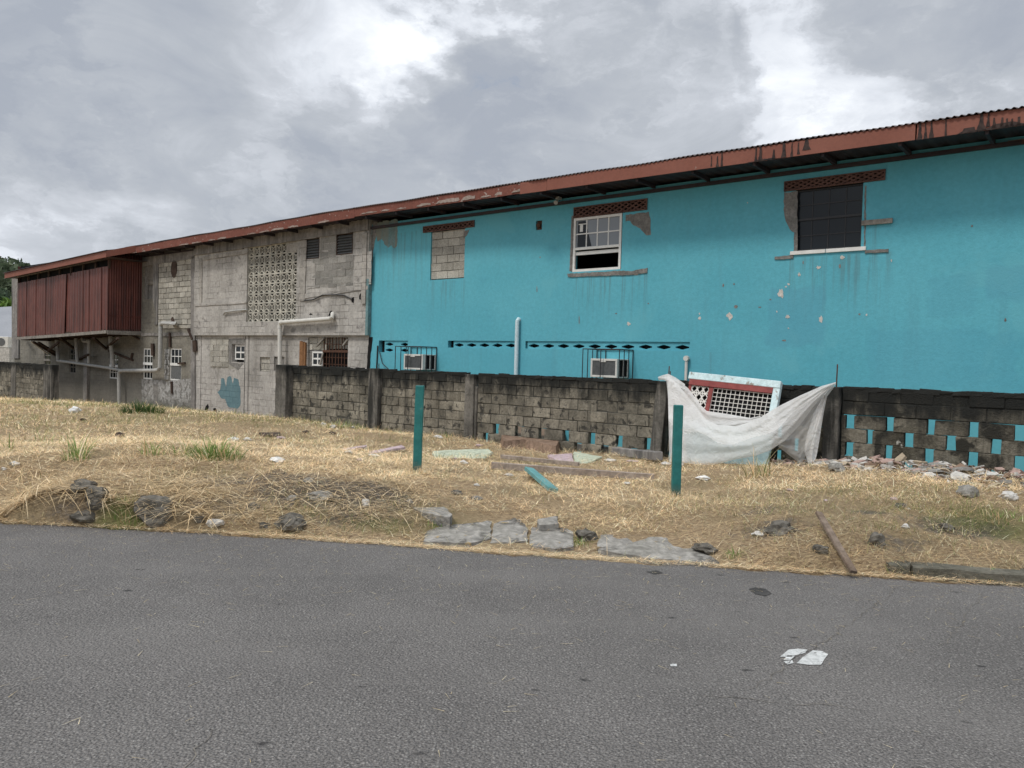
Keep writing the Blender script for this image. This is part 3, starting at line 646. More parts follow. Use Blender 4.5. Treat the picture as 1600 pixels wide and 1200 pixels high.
for cx, cy, w, h in [(1150, 479, 3, 3), (1130, 446, 1.5, 3), (1343, 491, 2, 1.5), (1225, 532, 4, 1.5), (1519, 353, 2, 2), (1187, 480, 3, 1), (1255, 410, 1, 3), (1147, 444, 1.5, 1.5), (844, 402, 1.2, 1.2), (1013, 474, 1.3, 1.3), (963, 490, 2, 1), (905, 500, .8, 7), (839, 452, .7, 6), (1571, 500, 2, 3), (1312, 416, 2, 4), (1204, 468, 2, 1)]:
    pts = [(cx + w * (.7 + .5 * random.random()) * math.cos(a), cy + h * (.7 + .5 * random.random()) * math.sin(a)) for a in np.linspace(0, 2 * math.pi, 8)[:-1]]
    mb.prism(polyf(pts), -.003, .002, 1)
mb.prism(ragged(polyf([(586, 347), (621, 343), (621.5, 362), (620, 386), (616, 389), (612, 383), (607, 388), (601, 380), (595, 374), (590, 378), (587, 366)]), .025, .06), -.003, .002, 3)
# the torn edge of the paint at the joint
mb.prism(ragged(polyf([(583, 346), (590, 346), (587, 372), (583, 392), (583, 420), (581, 404), (580, 380)]), .012, .08), -.004, .002, 1)
ob = mb.build('wall', [MT['blue'], MT['scar'], MT['chip'], MT['dirtpaint']], BB)
mb = MB(); mb.wall(SJ, 7, -.8, 5.3, 9.0, .2); mb.box(6.8, 7, .22, 9, -.8, 5.3); mb.box(SJ, 6.8, .24, 9, 2.45, 2.6); mb.box(SJ, SJ + .15, .24, 9, -.8, 5.3); mb.box(SJ, 7, .225, 9.2, 5.42, 5.48); mb.box(SJ + .15, 6.8, 4.0, 4.1, 2.6, 5.42)
mb.build('inner_structure', MT['intwall'], BB)
OVR = lambda s_: float(np.interp(s_, [-17, -11.2, -10.6, 8], [.62, .70, .79, .79]))
corr_roof(BB, SJ, 7.5, OVR, MT['rooftop']); soffit(BB, SJ, 7.4, OVR)
segs = [(SJ, -10.95, lambda s_: OVR(s_) + .02, MT['fascia_peel']), (-10.95, -10.2, .80, MT['fascia']), (-10.18, -2.85, .82, MT['fascia']), (-2.83, 7.4, .80, MT['fascia'])]
for i, (a, b, o_, m_) in enumerate(segs):
    mb = fascia(BB, a, b, o_, m_, *((.225, .06) if i == 0 else (.255, .03)))
    if i == 0:
        x = a + .3
        while x < b - .2:
            w = random.uniform(.25, .9); hh = random.uniform(.03, .075) * (1.3 if x > -14 else .8); z0 = eave(x + w / 2) + .065
            mb.prism(ragged([(x, z0), (x + w, z0), (x + w * .95, z0 + hh * .7), (x + w * .5, z0 + hh), (x + w * .1, z0 + hh * .6)], .012, .06), -o_(x + w / 2) - .012, -o_(x + w / 2) + .004, 1); x += w + random.uniform(.0, .5)
    if a > -10.3:                                        # mould runs on the painted boards, each with its own shape
        for px0, px1, top, bot in [(1112, 1114, .1, .9), (1121, 1124, .2, 1), (1128, 1131, .0, 1), (1181, 1184, 0, 1), (1187, 1192, .0, 1), (1208, 1212, .35, 1), (1223, 1229, .0, 1), (1237, 1240, .1, 1), (1247, 1250, .1, .9),
                                   (1256, 1266, .0, .7), (1434, 1440, .0, 1), (1444, 1448, 0, 1), (1452, 1458, 0, 1), (1476, 1479, .0, 1), (1527, 1538, .0, 1), (1541, 1546, .0, .8), (1549, 1556, .35, 1), (1562, 1567, .4, 1), (1570, 1575, .5, 1), (1578, 1583, .55, 1), (1588, 1594, .5, 1),
                                   (1500, 1527, .72, 1), (1535, 1600, .70, 1), (1175, 1215, .9, 1), (1430, 1462, .9, 1), (1600, 1640, .6, 1), (1650, 1690, .3, 1)]:
            sa, _ = fz(px0, 200, .83); sb, _ = fz(px1, 200, .83)
            if not (a < sa and sb < b): continue
            z0 = eave((sa + sb) / 2) ; hh = .255; zt = z0 + hh * (1 - top); zb = z0 + hh * (1 - bot)
            c = (sa + sb) / 2; w = (sb - sa) / 2
            poly = [(c - w * 1.3, zb), (c + w * 1.4, zb), (c + w * .8, zb + (zt - zb) * .4), (c + w * random.uniform(.2, .7), zt), (c - w * random.uniform(.2, .7), zt), (c - w * .7, zb + (zt - zb) * .45)]
            mb.prism(ragged(poly, .006, .05), -o_ - .009, -o_ + .004, 1)
    mb.build('fascia_board', [m_, MT['peel'] if i == 0 else MT['drip']], BB)
# bricked up window
lattice('lattice_lintel', *lw1, BB, 12, 1)
mb = MB(); mb.box(bw[0], bw[1], .07, .10, bw[2], bw[3], 1); blocks(mb, bw[0], bw[1], bw[2], bw[3], .035, .405, .208, .014, 0, .006); mb.build('blocked_window', [MT['block'], MT['mortar']], BB)
# open sash window
lattice('lattice_lintel', *mwl, BB, 11, 2)
w = sash2(BB, -10.0, -8.74, 3.74, 4.955, 1, 1, MT['white_frame'], None, y=.0, fw_=.055, glass=False)
g = MB(); zt, zm = 4.90, 4.28
for i in range(1, 4): x = -9.945 + 1.15 * i / 4; g.box(x - .014, x + .014, .02, .04, zm, zt)
g.box(-9.945, -8.795, .018, .042, 4.575, 4.603); g.box(-9.945, -8.795, -.006, .05, zm - .05, zm + .005); g.box(-9.945, -8.795, .04, .08, zm - .16, zm - .085)
child(g, 'sash_bars', MT['white_frame'], w, BB)
g = MB(); g.box(-9.945, -8.795, .03, .034, zm, zt); child(g, 'pane', MT['glass_light'], w, BB)
g = MB(); g.prism([(-9.9, zm + .02), (-9.52, zm + .02), (-9.70, 4.88), (-9.9, 4.88)], .026, .028); child(g, 'dark_pane_area', MT['glass_dark'], w, BB)
g = MB(); g.box(-9.84, -9.76, .020, .024, 4.64, 4.80); g.box(-9.88, -9.66, .021, .025, 4.80, 4.82); child(g, 'paper_notice', MT['white_frame'], w, BB)
# glazed window with broken surround
lattice('lattice_lintel', *rwl, BB, 12, 2)
w = sash2(BB, *rw, 4, 4, MT['black_frame'], MT['glass_dark'], y=.05, fw_=.03, bar=.018)
g = MB(); g.box(rw[0], rw[1], .045, .09, 4.43, 4.47); child(g, 'meeting_rail', MT['black_frame'], w, BB)
mb = MB(); mb.box(-5.06, -4.42, -.03, .12, 3.80, 3.868); mb.box(-4.41, -3.73, -.03, .12, 3.80, 3.868); mb.build('sill', MT['white_frame'], BB, bevel=.004)
mb = MB(); a, z = fz(1347, 349); b, z2 = fz(1395, 349); mb.bar((a, -.03, z), (b, -.03, z + .0), .03, .085); mb.build('timber_batten', MT['wood_grey'], BB)
# vent strips with pointed slots
def vents(px_centres, strip, y0=.03):
    mb = MB(); s0, s1, z0, z1 = strip; cs = [fz(p, 542)[0] for p in px_centres]
    ed = [s0] + [(a + b) / 2 for a, b in zip(cs[:-1], cs[1:])] + [s1]; ed[0] = max(s0, cs[0] - .19)
    zc = (z0 + z1) / 2 - .02
    if ed[0] - s0 > .05: mb.box(s0, ed[0], y0 + .1, y0 + .12, z0, z1, 1)
    for c, a, b in zip(cs, ed[:-1], ed[1:]):
        hw, hh = .155, .052
        H = [(c - hw, zc), (c, zc - hh), (c + hw, zc), (c, zc + hh)]
        Hs = [(c - hw, zc - .012), (c, zc - hh), (c + hw, zc - .012), (c + hw, zc + .012), (c, zc + hh), (c - hw, zc + .012)]
        O = [(a, z0), (c, z0), (b, z0), (b, z1), (c, z1), (a, z1)]
        n_ = 6; vs = [(p[0], y0, p[1]) for p in Hs] + [(p[0], y0, p[1]) for p in O] + [(p[0], y0 + .09, p[1]) for p in Hs]
        mb.add(vs, [(i, i + 6, (i + 1) % 6 + 6, (i + 1) % 6) for i in range(6)] + [(i, (i + 1) % 6, (i + 1) % 6 + 12, i + 12) for i in range(6)])
    mb.box(s0, s1, y0 + .11, y0 + .13, z0, z1, 1)
    return mb
for pc, st in (([716, 735.5, 755.5, 776, 797], v1), ([833, 856, 879, 903, 928, 953.5, 980, 1007.6, 1036, 1065], v2)):
    vents(pc, st).build('vent_strip', [MT['blue'], MT['dark']], BB)
mb = vents([607, 631], [v3[0], v3[1], (v3[2] + v3[3]) / 2, v3[3]]); m2 = vents([607, 631], [v3[0], v3[1], v3[2], (v3[2] + v3[3]) / 2]); o = len(mb.v); mb.v += m2.v; mb.f += [[i + o for i in f] for f in m2.f]; mb.m += m2.m
mb.build('vent_strip', [MT['blue'], MT['dark']], BB)
mb = MB(); mb.box(hole[0], hole[1], .05, .07, hole[2], hole[3]); mb.tube([(ns[0], -.03, ns[1]), (ns[0], .05, ns[1])], .055, 10); mb.build('stub_pipe', MT['rust'], BB)
mb = MB(); a, z = fz(809, 500, .06); mb.tube([(a, .05, z), (a, -.03, z + .02), (a, -.07, z - .02), (a, -.075, z - .1), (a + .01, -.075, -.3)], .05, 12); mb.box(a - .06, a + .07, -.13, -.02, .95, 1.0)
mb.build('drain_pipe', MT['pvc_blue'], BB, smooth=False)
mb = MB(); a, z = fz(1073, 560, .05); mb.tube([(a, .03, z), (a, -.05, z), (a, -.06, z - .05), (a, -.06, -.2)], .03, 10); mb.tube([(a, -.10, z), (a, -.03, z)], .055, 12); mb.build('drain_pipe', MT['pvc'], BB)
mb = MB(); a, z = fz(866, 309, .3); mb.tube([(a, -.12, 5.44), (a, -.18, 5.36), (a + .03, -.28, 5.30)], [.02, .02, .05], 10); mb.box(a - .05, a + .05, -.2, -.08, 5.40, 5.45); mb.build('flood_lamp', MT['pvc_dirty'], BB)
mb = MB(); a, z = fz(1575, 222); mb.bar((a, -.02, 5.36), (a + 1.0, -.02, 5.37), .03, .05); mb.build('timber_batten', MT['wood_grey'], BB)
# thin cables at the corner vent
mb = MB(); mb.tube([(fz(594, 549)[0], -.03, fz(594, 549)[1]), (fz(600, 568)[0], -.06, fz(600, 568)[1]), (fz(614, 578)[0], -.06, fz(614, 578)[1] - .05)], .012, 6); mb.tube([(fz(591, 540)[0], -.02, fz(591, 540)[1]), (fz(589, 575)[0], -.02, fz(589, 575)[1] - .2)], .02, 6); mb.build('cable', MT['black_frame'], BB)

def ac(px0, px1, py0, py1, wallpx, o_, cage, label):
    s0, z1 = fz(px0, py0, o_); s1, z0 = fz(px1, py1, o_); s1 = max(s1, s0 + .5); z0 = min(z0, z1 - .40)
    A = thing('air_conditioner', label, 'air conditioner', ((s0 + s1) / 2, 0, z0), 'air conditioners in the turquoise wall')
    f = .045; mb = MB()
    mb.box(s0, s1, -o_, -o_ + .03, z1 - f, z1); mb.box(s0, s1, -o_, -o_ + .03, z0, z0 + f); mb.box(s0, s0 + f, -o_ + .001, -o_ + .03, z0 + f, z1 - f); mb.box(s1 - f, s1, -o_ + .001, -o_ + .03, z0 + f, z1 - f)
    mb.box(s0 + .35 * (s1 - s0), s0 + .58 * (s1 - s0), -o_ - .004, -o_ + .02, z1 - .075, z1 - .02)
    mb.box(s0, s1, -o_ + .031, -.003, z1 - .02, z1); mb.box(s0, s1, -o_ + .031, -.003, z0, z0 + .02); mb.box(s0, s0 + .02, -o_ + .031, -.003, z0 + .02, z1 - .02)
    xr = s1; y = -o_ + .031
    for a, b in ((0, .17), (.50, .56), (.88, 1)): mb.box(xr - .02, xr, y + (o_ - .035) * a, y + (o_ - .035) * b, z0 + .02, z1 - .02)
    mb.build('housing', MT['acwhite'], A, bevel=.004)
    mb = MB(); mb.box(s0 + f, s1 - f, -o_ + .012, -o_ + .02, z0 + f, z1 - f)
    k = s0 + f
    while k < s1 - f: mb.box(k, k + .006, -o_ + .006, -o_ + .011, z0 + f, z1 - f); k += .024
    mb.build('grille', MT['grille'], A)
    mb = MB(); mb.box(xr - .05, xr - .03, -o_ + .04, -.01, z0 + .03, z1 - .03); mb.build('side_vent', MT['dark'], A)
    c0, c1, ct = cage; mb = MB(); a, zt = fz(c0, ct, o_ + .08); b = fz(c1, ct, 0)[0]; y = -o_ - .08; r = .011; zb = z0 - .12
    for yy in (y, -.02): mb.tube([(a, yy, zt), (b, yy, zt)], r, 6); mb.tube([(a, yy, zb), (b, yy, zb)], r, 6)
    for x in (a, b): mb.tube([(x, y, zt), (x, -.01, zt)], r, 6); mb.tube([(x, y, zb), (x, -.01, zb)], r, 6)
    for q in (0, .5, 1): mb.tube([(a + (b - a) * q, y, zt), (a + (b - a) * q, y, zb)], r, 6)
    for q in (0, .25, 1): mb.tube([(a + (b - a) * q, -.02, zt), (a + (b - a) * q, -.02, zb)], r, 6)
    for q in (.33, .66): mb.tube([(b, y * q, zt), (b, y * q, zb)], r, 6); mb.tube([(a, y * q, zt), (a, y * q, zb)], r, 6)
    mb.build('security_cage', MT['black_frame'], A)
ac(923, 963.5, 560, 589, 982, .5, (911, 990, 545), 'caged air conditioner under the middle of the slotted vent strip')
ac(631, 660, 553, 578, 677, .5, (618, 683, 541), 'caged air conditioner beside the small corner vents near the grey building')

# ---- the grey derelict building
CB = thing('concrete_building', 'derelict grey block building with breeze block screen and enclosed balcony', 'building', (SJ, 0, 0))
SL = -44.1; SU = -26.42; OH = -.10
scr = [-23.05, -20.30, 2.74, 5.22]
lv1 = rect(481, 374, 503, 404); lv2 = rect(530, 367, 555.5, 397)
gb = rect(493, 405, 556, 447); gmid = rect(505, 372, 529, 405)
uw = [scr, lv1, lv2]
mb = MB(); mb.wall(SU, SJ, 2.30, 5.62, OH, .30, [scr, lv1, lv2], 0)
# sunken field left of the screen and joints
a = rect(316, 402, 385, 473); mb.prism(ragged(polyf([(317, 402), (388, 391), (388, 396), (317, 407)], .1), .01, .2), OH - .03, OH - .001, 1)
mb.prism(ragged(polyf([(312, 404), (316.5, 403), (316, 475), (312, 476)], .1), .008, .2), OH - .03, OH - .001, 1)
mb.prism(ragged(polyf([(305, 474), (386, 470), (386, 474), (305, 478.5)], .1), .008, .2), OH - .025, OH - .001, 0)
mb.prism(ragged(polyf([(471.5, 377), (480, 375), (477, 470), (469, 470)], .1), .008, .2), OH - .03, OH - .001, 1)
mb.prism(ragged(polyf([(473, 460), (575, 446), (575, 452), (473, 467)], .1), .012, .2), OH - .02, OH - .001, 0)
mb.prism(ragged(polyf([(480, 409), (492, 411), (493, 449), (480, 452)], .1), .012, .1), OH - .012, OH - .001, 0)
mb.prism(ragged(polyf([(555, 397), (581, 392), (580, 444), (555, 447)], .1), .012, .1), OH - .012, OH - .001, 0)
mb.build('upper_wall', [MT['plaster_pink'], MT['plaster']], CB)
mb = MB(); zb_ = [(SU, 5.19), (SJ, 5.27)]
for i in range(12):
    a = SU + (SJ - SU) * i / 12; b = SU + (SJ - SU) * (i + 1) / 12; mb.box(a, b, OH - .05, OH - .002, 5.17 + .008 * i + random.uniform(-.01, .01), 5.60, 0, .004)
mb.build('ring_beam', MT['beam'], CB)
# lower wall
lw_open = rect(481, 527, 543, 576); lwin = rect(362, 538, 381.5, 566); sm1 = rect(406, 558, 421.5, 581); sm2 = rect(428, 557, 444, 580)
mb = MB(); mb.wall(SU, SJ, -.9, 2.298, 0, .22, [lw_open, lwin, sm1, sm2], 0)
mb.prism(ragged(polyf([(329, 529), (357, 527), (358, 535), (357, 567), (378, 568), (373, 576), (331, 575), (328, 556)]), .02, .1), -.004, .002, 1)
mb.prism(ragged(polyf([(357, 530), (383, 530), (382, 537), (362, 538), (361, 567), (381, 568), (372, 578), (358, 569)]), .015, .1), -.006, .002, 2)
mb.prism(ragged(polyf([(346, 591), (350, 590), (353, 605), (356, 589), (361, 588), (364, 600), (366, 591), (372, 593), (376, 608), (376, 632), (371, 638), (357, 636), (352, 624), (346, 622), (340, 612), (345, 608)]), .02, .08), -.005, .002, 3)
for p in ([(320, 646), (321, 636), (325, 631), (326.5, 636), (323, 645)], [(326, 650), (330, 644), (334, 644), (333, 639), (337, 637), (339, 643), (337, 650)], [(414, 652), (417, 650), (420, 653)], [(367, 651), (373, 648), (371, 651)]):
    mb.prism(ragged(polyf(p), .012, .06), -.006, .002, 4)
for x in (312.5, 386.5): a, _ = fz(x, 560); mb.box(a - .11, a + .11, -.012, .001, -.9, 2.29, 0)
for x in (314.5, 388.5, 383): a, _ = fz(x, 560); mb.box(a - .008, a + .008, -.0135, .001, -.9, 2.28, 4)
mb.build('lower_wall', [MT['plaster_pink'], MT['block'], MT['scar'], MT['tealpatch'], MT['dark']], CB)
mb = MB(); a = polyf([(330, 530), (357, 574)]); blocks(mb, a[0][0], a[1][0], a[1][1], a[0][1], -.02, .4, .2, .016, 0, .006, .03); mb.build('exposed_blocks', MT['block'], CB)
mb = MB(); mb.box(sm1[0], sm1[1], .09, .12, sm1[2], sm1[3], 1); blocks(mb, sm1[0], sm1[1], sm1[2], sm1[3], .05, .36, .2, .014); mb.build('blocked_opening', [MT['block'], MT['mortar']], CB)
mb = MB(); mb.box(sm2[0], sm2[1], .05, .1, sm2[2], sm2[3]); mb.build('blocked_opening', MT['scar'], CB)
sash2(CB, lwin[0] + .12, lwin[1], lwin[2] + .08, lwin[3] - .02, 2, 2, MT['white_frame'], MT['glass_dark'], y=.06, fw_=.05, bar=.05)
# barred opening behind the boundary wall
s0, s1, z0, z1 = lw_open
mb = MB(); mb.box(s0, s1, .19, .215, z0, z1); mb.build('opening_back', MT['dark'], CB)
mb = MB(); xm = fz(508, 550)[0]; zt = fz(487, 547)[1]; blocks(mb, s0, xm, zt, z1, .06, .4, .2, .016, 0, .012, .1); mb.box(s0, fz(487, 550)[0], .07, .15, z0, zt - .02, 1); mb.box(s0, xm, .08, .15, zt - .05, zt, 1)
blocks(mb, xm, s1, zt + .05, z1, .15, .4, .2, .02, 0, .012, .03); mb.build('exposed_blocks', [MT['block'], MT['scar']], CB)
a = fz(487, 549); b = fz(503, 572); sash2(CB, a[0], b[0], b[1], a[1], 2, 2, MT['white_frame'], MT['glass_dark'], y=.02, fw_=.05, bar=.05)
g = MB(); a0 = fz(505, 530)[0]
for i in range(9): x = a0 + (s1 - .03 - a0) * i / 8; g.bar((x, .03, z0), (x + random.uniform(-.03, .03), .03, z1), .022, .022, up=(0, 1, 0))
k = z0 + .12
while k < z1: g.bar((a0, .05, k), (s1, .05, k + random.uniform(-.02, .02)), .02, .02); k += .2
g.bar((a0, .01, fz(520, 549)[1]), (s1, .01, fz(540, 549)[1]), .05, .07); g.build('window_grille', MT['rust'], CB)
for x0, y0, x1, y1, w_ in ((496, 541, 507, 528, .05), (537, 540, 544, 530, .04), (501, 570, 505, 552, .035)):
    g = MB(); g.bar((fz(x0, y0)[0], -.03, fz(x0, y0)[1]), (fz(x1, y1)[0], -.01, fz(x1, y1)[1]), w_, .05); g.build('broken_batten', MT['wood_grey'], CB)
g = MB(); a = fz(470.5, 533); b = fz(479, 575); w_ = (b[0] - a[0]) / 3
for i in range(3): g.box(a[0] + w_ * i + .006, a[0] + w_ * (i + 1) - .006, -.06 - .01 * (i % 2), -.003, b[1] - .3, a[1] - .02 * i)
g.build('timber_shutter', MT['wood_brown'], CB)
# breeze block screen: 9 x 8 pierced blocks, each with four petals round a small diamond
mb = MB(); nx, nz = 9, 8; W = (scr[1] - scr[0]) / nx; H = (scr[3] - scr[2]) / nz
missing = {(7, 0), (8, 0), (7.5, 1)}
for i in range(nx):
    for k in range(nz):
        x0 = scr[0] + i * W; z0 = scr[3] - (k + 1) * H; y = OH + .05 + random.uniform(-.008, .008)
        if (i, k) in missing: continue
        b = .022; mb.box(x0 + .004, x0 + W - .004, y, y + .05, z0 + .004, z0 + b); mb.box(x0 + .004, x0 + W - .004, y, y + .05, z0 + H - b, z0 + H - .004)
        mb.box(x0 + .004, x0 + b, y + .001, y + .05, z0 + b, z0 + H - b); mb.box(x0 + W - b, x0 + W - .004, y + .001, y + .05, z0 + b, z0 + H - b)
        cx, cz = x0 + W / 2, z0 + H / 2; ix, iz = W / 2 - b, H / 2 - b; q = .05
        for sx in (-1, 1):
            for sz in (-1, 1):
                mb.bar((cx + sx * ix, y + .022, cz + sz * iz), (cx + sx * .5 * q, y + .022, cz + sz * .9 * q), .03, .022)
        for (p, r) in (((cx - q, cz), (cx, cz + q * 1.3)), ((cx, cz + q * 1.3), (cx + q, cz)), ((cx + q, cz), (cx, cz - q * 1.3)), ((cx, cz - q * 1.3), (cx - q, cz))):
            mb.bar((p[0], y + .022, p[1]), (r[0], y + .022, r[1]), .03, .012)
mb.build('breeze_block_screen', MT['screen'], CB)
mb = MB(); mb.box(scr[0] - .1, scr[1] + .1, OH + .31, OH + .33, scr[2] - .1, scr[3] + .1); mb.build('screen_backing', MT['dark'], CB)  # near black sheet standing in for the shade inside the room
mb = MB(); mb.box(scr[0] + 7 * W, scr[1], OH + .04, OH + .12, scr[3] - H, scr[3]); mb.build('patched_corner', MT['plaster'], CB)
mb = MB(); mb.prism(ragged(polyf([(464, 462), (471, 455), (469, 500), (463, 493), (466, 478), (463, 472)], .1), .01, .1), OH - .01, OH + .03); mb.build('broken_edge', MT['plaster'], CB)
# louvre vents and grey block infill
for lv in (lv1, lv2):
    mb = MB(); s0, s1, z0, z1 = lv; f = .03
    for a, b, c, d in ((s0, s1, z0, z0 + f), (s0, s1, z1 - f, z1), (s0, s0 + f, z0 + f, z1 - f), (s1 - f, s1, z0 + f, z1 - f)): mb.box(a, b, OH - .004, OH + .08, c, d)
    L = mb.build('louvre_vent', MT['wood_dark'], CB); g = MB(); nl = 7
    for i in range(nl):
        zc = z0 + f + (z1 - z0 - 2 * f) * (i + .5) / nl; g.add([(x, y, zz) for x in (s0 + f, s1 - f) for y, zz in ((OH + .0, zc - .045), (OH + .01, zc - .052), (OH + .09, zc + .035), (OH + .08, zc + .042))], [(0, 1, 5, 4), (1, 2, 6, 5), (2, 3, 7, 6), (3, 0, 4, 7)])
    child(g, 'slats', MT['grille'], L, CB)
    g = MB(); g.box(s0, s1, OH + .12, OH + .14, z0, z1); child(g, 'backing', MT['dark'], L, CB)
mb = MB(); s0, s1, z0, z1 = gb; blocks(mb, s0, s1, z0, z1, OH - .008, .4, .2, .012, 0, .006, .03); s0, s1, z0, z1 = gmid; blocks(mb, s0, s1, z0 + .02, z1, OH - .007, .4, .2, .012, 0, .006, .03); mb.build('exposed_blocks', MT['block_grey'], CB)
def tubep(pts, off, r, mat, name, extra=None, n=10):
    mb = MB(); mb.tube([(fz(x, y, o_)[0], -o_, fz(x, y, o_)[1]) for x, y, o_ in pts], r, n)
    if extra: extra(mb)
    return mb.build(name, mat, CB)
def collars(*pts):
    def f(mb):
        for x, y, o_, dx, dy in pts:
            a = fz(x, y, o_); b = fz(x + dx, y + dy, o_); mb.tube([(a[0], -o_, a[1]), (b[0], -o_, b[1])], .072, 12)
    return f
tubep([(520, 490, .10), (519, 496.5, .24), (516, 498, .24), (442, 503.5, .24), (438, 505, .24), (437, 510, .24), (437.5, 622, .24)], 0, .064, MT['pvc'], 'drain_pipe', collars((442, 503.5, .24, -4, .6), (437, 508, .24, 0, 5), (437.3, 600, .24, 0, 4)), 14)
tubep([(475, 470, .13), (490, 468, .13), (504, 461, .14), (520, 460.5, .13), (538, 461.5, .13), (550, 468, .12)], 0, .018, MT['black_frame'], 'cable', None, 6)
tubep([(482, 461, .11), (500, 458, .11), (520, 458, .12), (536, 454.5, .11)], 0, .008, MT['black_frame'], 'cable', None, 6)
tubep([(349, 491, .16), (352, 487.5, .16), (372, 485, .16), (386, 484, .11)], 0, .03, MT['pvc_dirty'], 'stub_pipe', None, 8)
for p in ([(514, 491), (516, 486), (519, 486), (521, 493), (513, 493)], [(483, 492), (486, 489), (489, 492)], [(549, 466), (553, 464), (553, 473), (550, 472)], [(561, 463), (564, 458), (564, 468), (561, 468)]):
    mb = MB(); mb.prism(ragged(polyf(p, .1), .012, .06), OH - .006, OH + .002); mb.build('wall_hole', MT['dark'], CB)
# the joint between the two buildings: a proud column edge with a black crack
mb = MB(); mb.box(SJ - .22, SJ - .06, OH - .04, OH - .003, 3.2, 5.2, 0, .01); mb.box(SJ - .06, SJ + .05, OH - .02, .05, 2.3, 3.9, 1, .01); mb.prism(ragged(polyf([(577, 527), (583, 527), (580, 548), (577.5, 585), (573, 585), (575, 548)]), .012, .08), -.012, .0, 2)
mb.build('corner_column', [MT['plaster'], MT['dirtpaint'], MT['dark']], CB)

# left section
lw = [rect(224, 544, 238, 593), rect(266, 544, 283, 595), rect(171, 552, 184, 592), rect(108.5, 543, 118, 584), rect(69, 548, 79, 577)]
lou = rect(226, 415, 240, 466)
mb = MB(); mb.wall(SL, SU, -1.2, 5.5, 0.0, .22, lw + [lou], 0)
a = fz(225, 400)[0]; b = fz(305, 400)[0]
for i, z in enumerate((5.05,)): mb.prism(ragged([(a, 5.02), (b, 5.08), (b, 5.45), (a, 5.45)], .02, .3), -.05, .001, 1)
mb.prism(ragged(polyf([(241, 411), (249, 408), (247, 508), (243, 507), (246, 490), (240, 470)]), .012, .2), -.04, .001, 1)
mb.prism(ragged(polyf([(300, 402), (306, 400), (306, 640), (300, 640)]), .012, .2), -.05, .001, 1)
mb.prism(ragged(polyf([(222, 592), (262, 596), (304, 590), (304, 655), (222, 650)]), .03, .15), -.012, .001, 2)
mb.prism(ragged(polyf([(240, 600), (247, 600), (248, 650), (241, 650)]), .02, .15), -.016, .001, 3)
mb.prism([fz(20, 430), fz(31, 430), fz(31, 560), fz(20, 560)], -.05, .001, 1)
mb.prism(ragged([(SL, 2.25), (SU, 2.28), (SU, 2.40), (SL, 2.38)], .02, .4), -.03, .001, 1)
mb.build('left_wall', [MT['oldwall'], MT['beam'], MT['flake'], MT['scar']], CB)
mb = MB(); s0, z1 = fz(249.5, 408); s1, z0 = fz(300, 513); mb.box(s0, s1, -.004, .0, z0, z1 - .1, 1); blocks(mb, s0, s1, z0, z1 - .05, -.03, .4, .2, .022, 0, .008, .026); mb.build('exposed_blocks', [MT['block'], MT['mortar']], CB)
for i, (w, bc) in enumerate(zip(lw, (0, 1, 0, 0, 0))):
    s0, s1, z0, z1 = w; zm = (z0 + z1) / 2
    W_ = sash2(CB, s0, s1, z0, z1, 3 if i < 3 else 2, 4, MT['white_frame'] if i not in (3, 4) else MT['wood_grey'], MT['glass_dark'], y=.02, fw_=.05, bar=.03)
    g = MB(); g.box(s0, s1, -.005, .07, zm - .05, zm + .05)
    if i == 1: g.box(s0 + .05, s1 - .05, .015, .04, z0 + .06, zm - .06, 1)
    child(g, 'meeting_rail', [MT['white_frame'] if i not in (3, 4) else MT['wood_grey'], MT['grille']], W_, CB)
mb = MB(); s0, s1, z0, z1 = lou
for i in range(14): zc = z0 + (z1 - z0) * (.42 + .58 * (i + .5) / 14); mb.box(s0 + .25, s1, .0, .05, zc - .03, zc + .01)
mb.box(s0, s0 + .22, .02, .06, z0, z1, 1); mb.box(s0, s1, .08, .1, z0, z1, 1); mb.build('louvre_vent', [MT['wood_grey'], MT['scar']], CB)
mb = MB(); a = fz(273.5, 420); mb.prism([(a[0] + .22 * math.cos(q), a[1] + .34 * math.sin(q)) for q in np.linspace(0, 2 * math.pi, 13)[:-1]], -.05, -.031); mb.build('round_vent', MT['wood_dark'], CB)
# timber offcuts nailed to the wall and the infill beside the second window
for x0, y0, x1, y1, wd in [(267.5, 520, 267.5, 543, .09), (240.5, 537, 240.5, 556, .18), (296, 514, 303, 530, .10), (306, 532, 307, 549, .22), (270, 596, 270.5, 615, .08), (280, 568, 291, 567, .07), (271, 497, 276, 510, .12), (219, 530, 207, 523, .06)]:
    a = fz(x0, y0); b = fz(x1, y1); mb = MB(); mb.bar((a[0], -.05, a[1]), (b[0], -.05, b[1]), wd if abs(x1 - x0) < 8 else .06, .06, up=(0, 1, 0)); mb.build('timber_offcut', MT['wood_dark'], CB)
mb = MB(); a = fz(257.5, 545); b = fz(265, 594); blocks(mb, a[0], b[0], b[1], a[1], -.02, .25, .2, .03, 0, .01, .019); mb.build('exposed_blocks', MT['flake'], CB)
# branching drain pipe with its long sloping run
tubep([(276, 510, .05), (274, 505, .25), (254, 505, .25), (251, 508, .25), (251, 520, .25), (250, 574, .25), (247, 578, .25), (240, 579, .25), (192, 579, .25), (187.5, 580, .25), (185.8, 584, .25), (186.5, 633, .25)], 0, .075, MT['pvc_dirty'], 'drain_pipe', collars((253, 505, .25, -3, 2), (251, 512, .25, 0, 4), (247, 578, .25, -4, 1), (186, 584, .25, 0, 4)), 12)
tubep([(192, 579.5, .25), (170, 575, .25), (130, 569, .25), (90, 563.5, .25)], 0, .06, MT['pvc_dirty'], 'drain_pipe', None, 10)
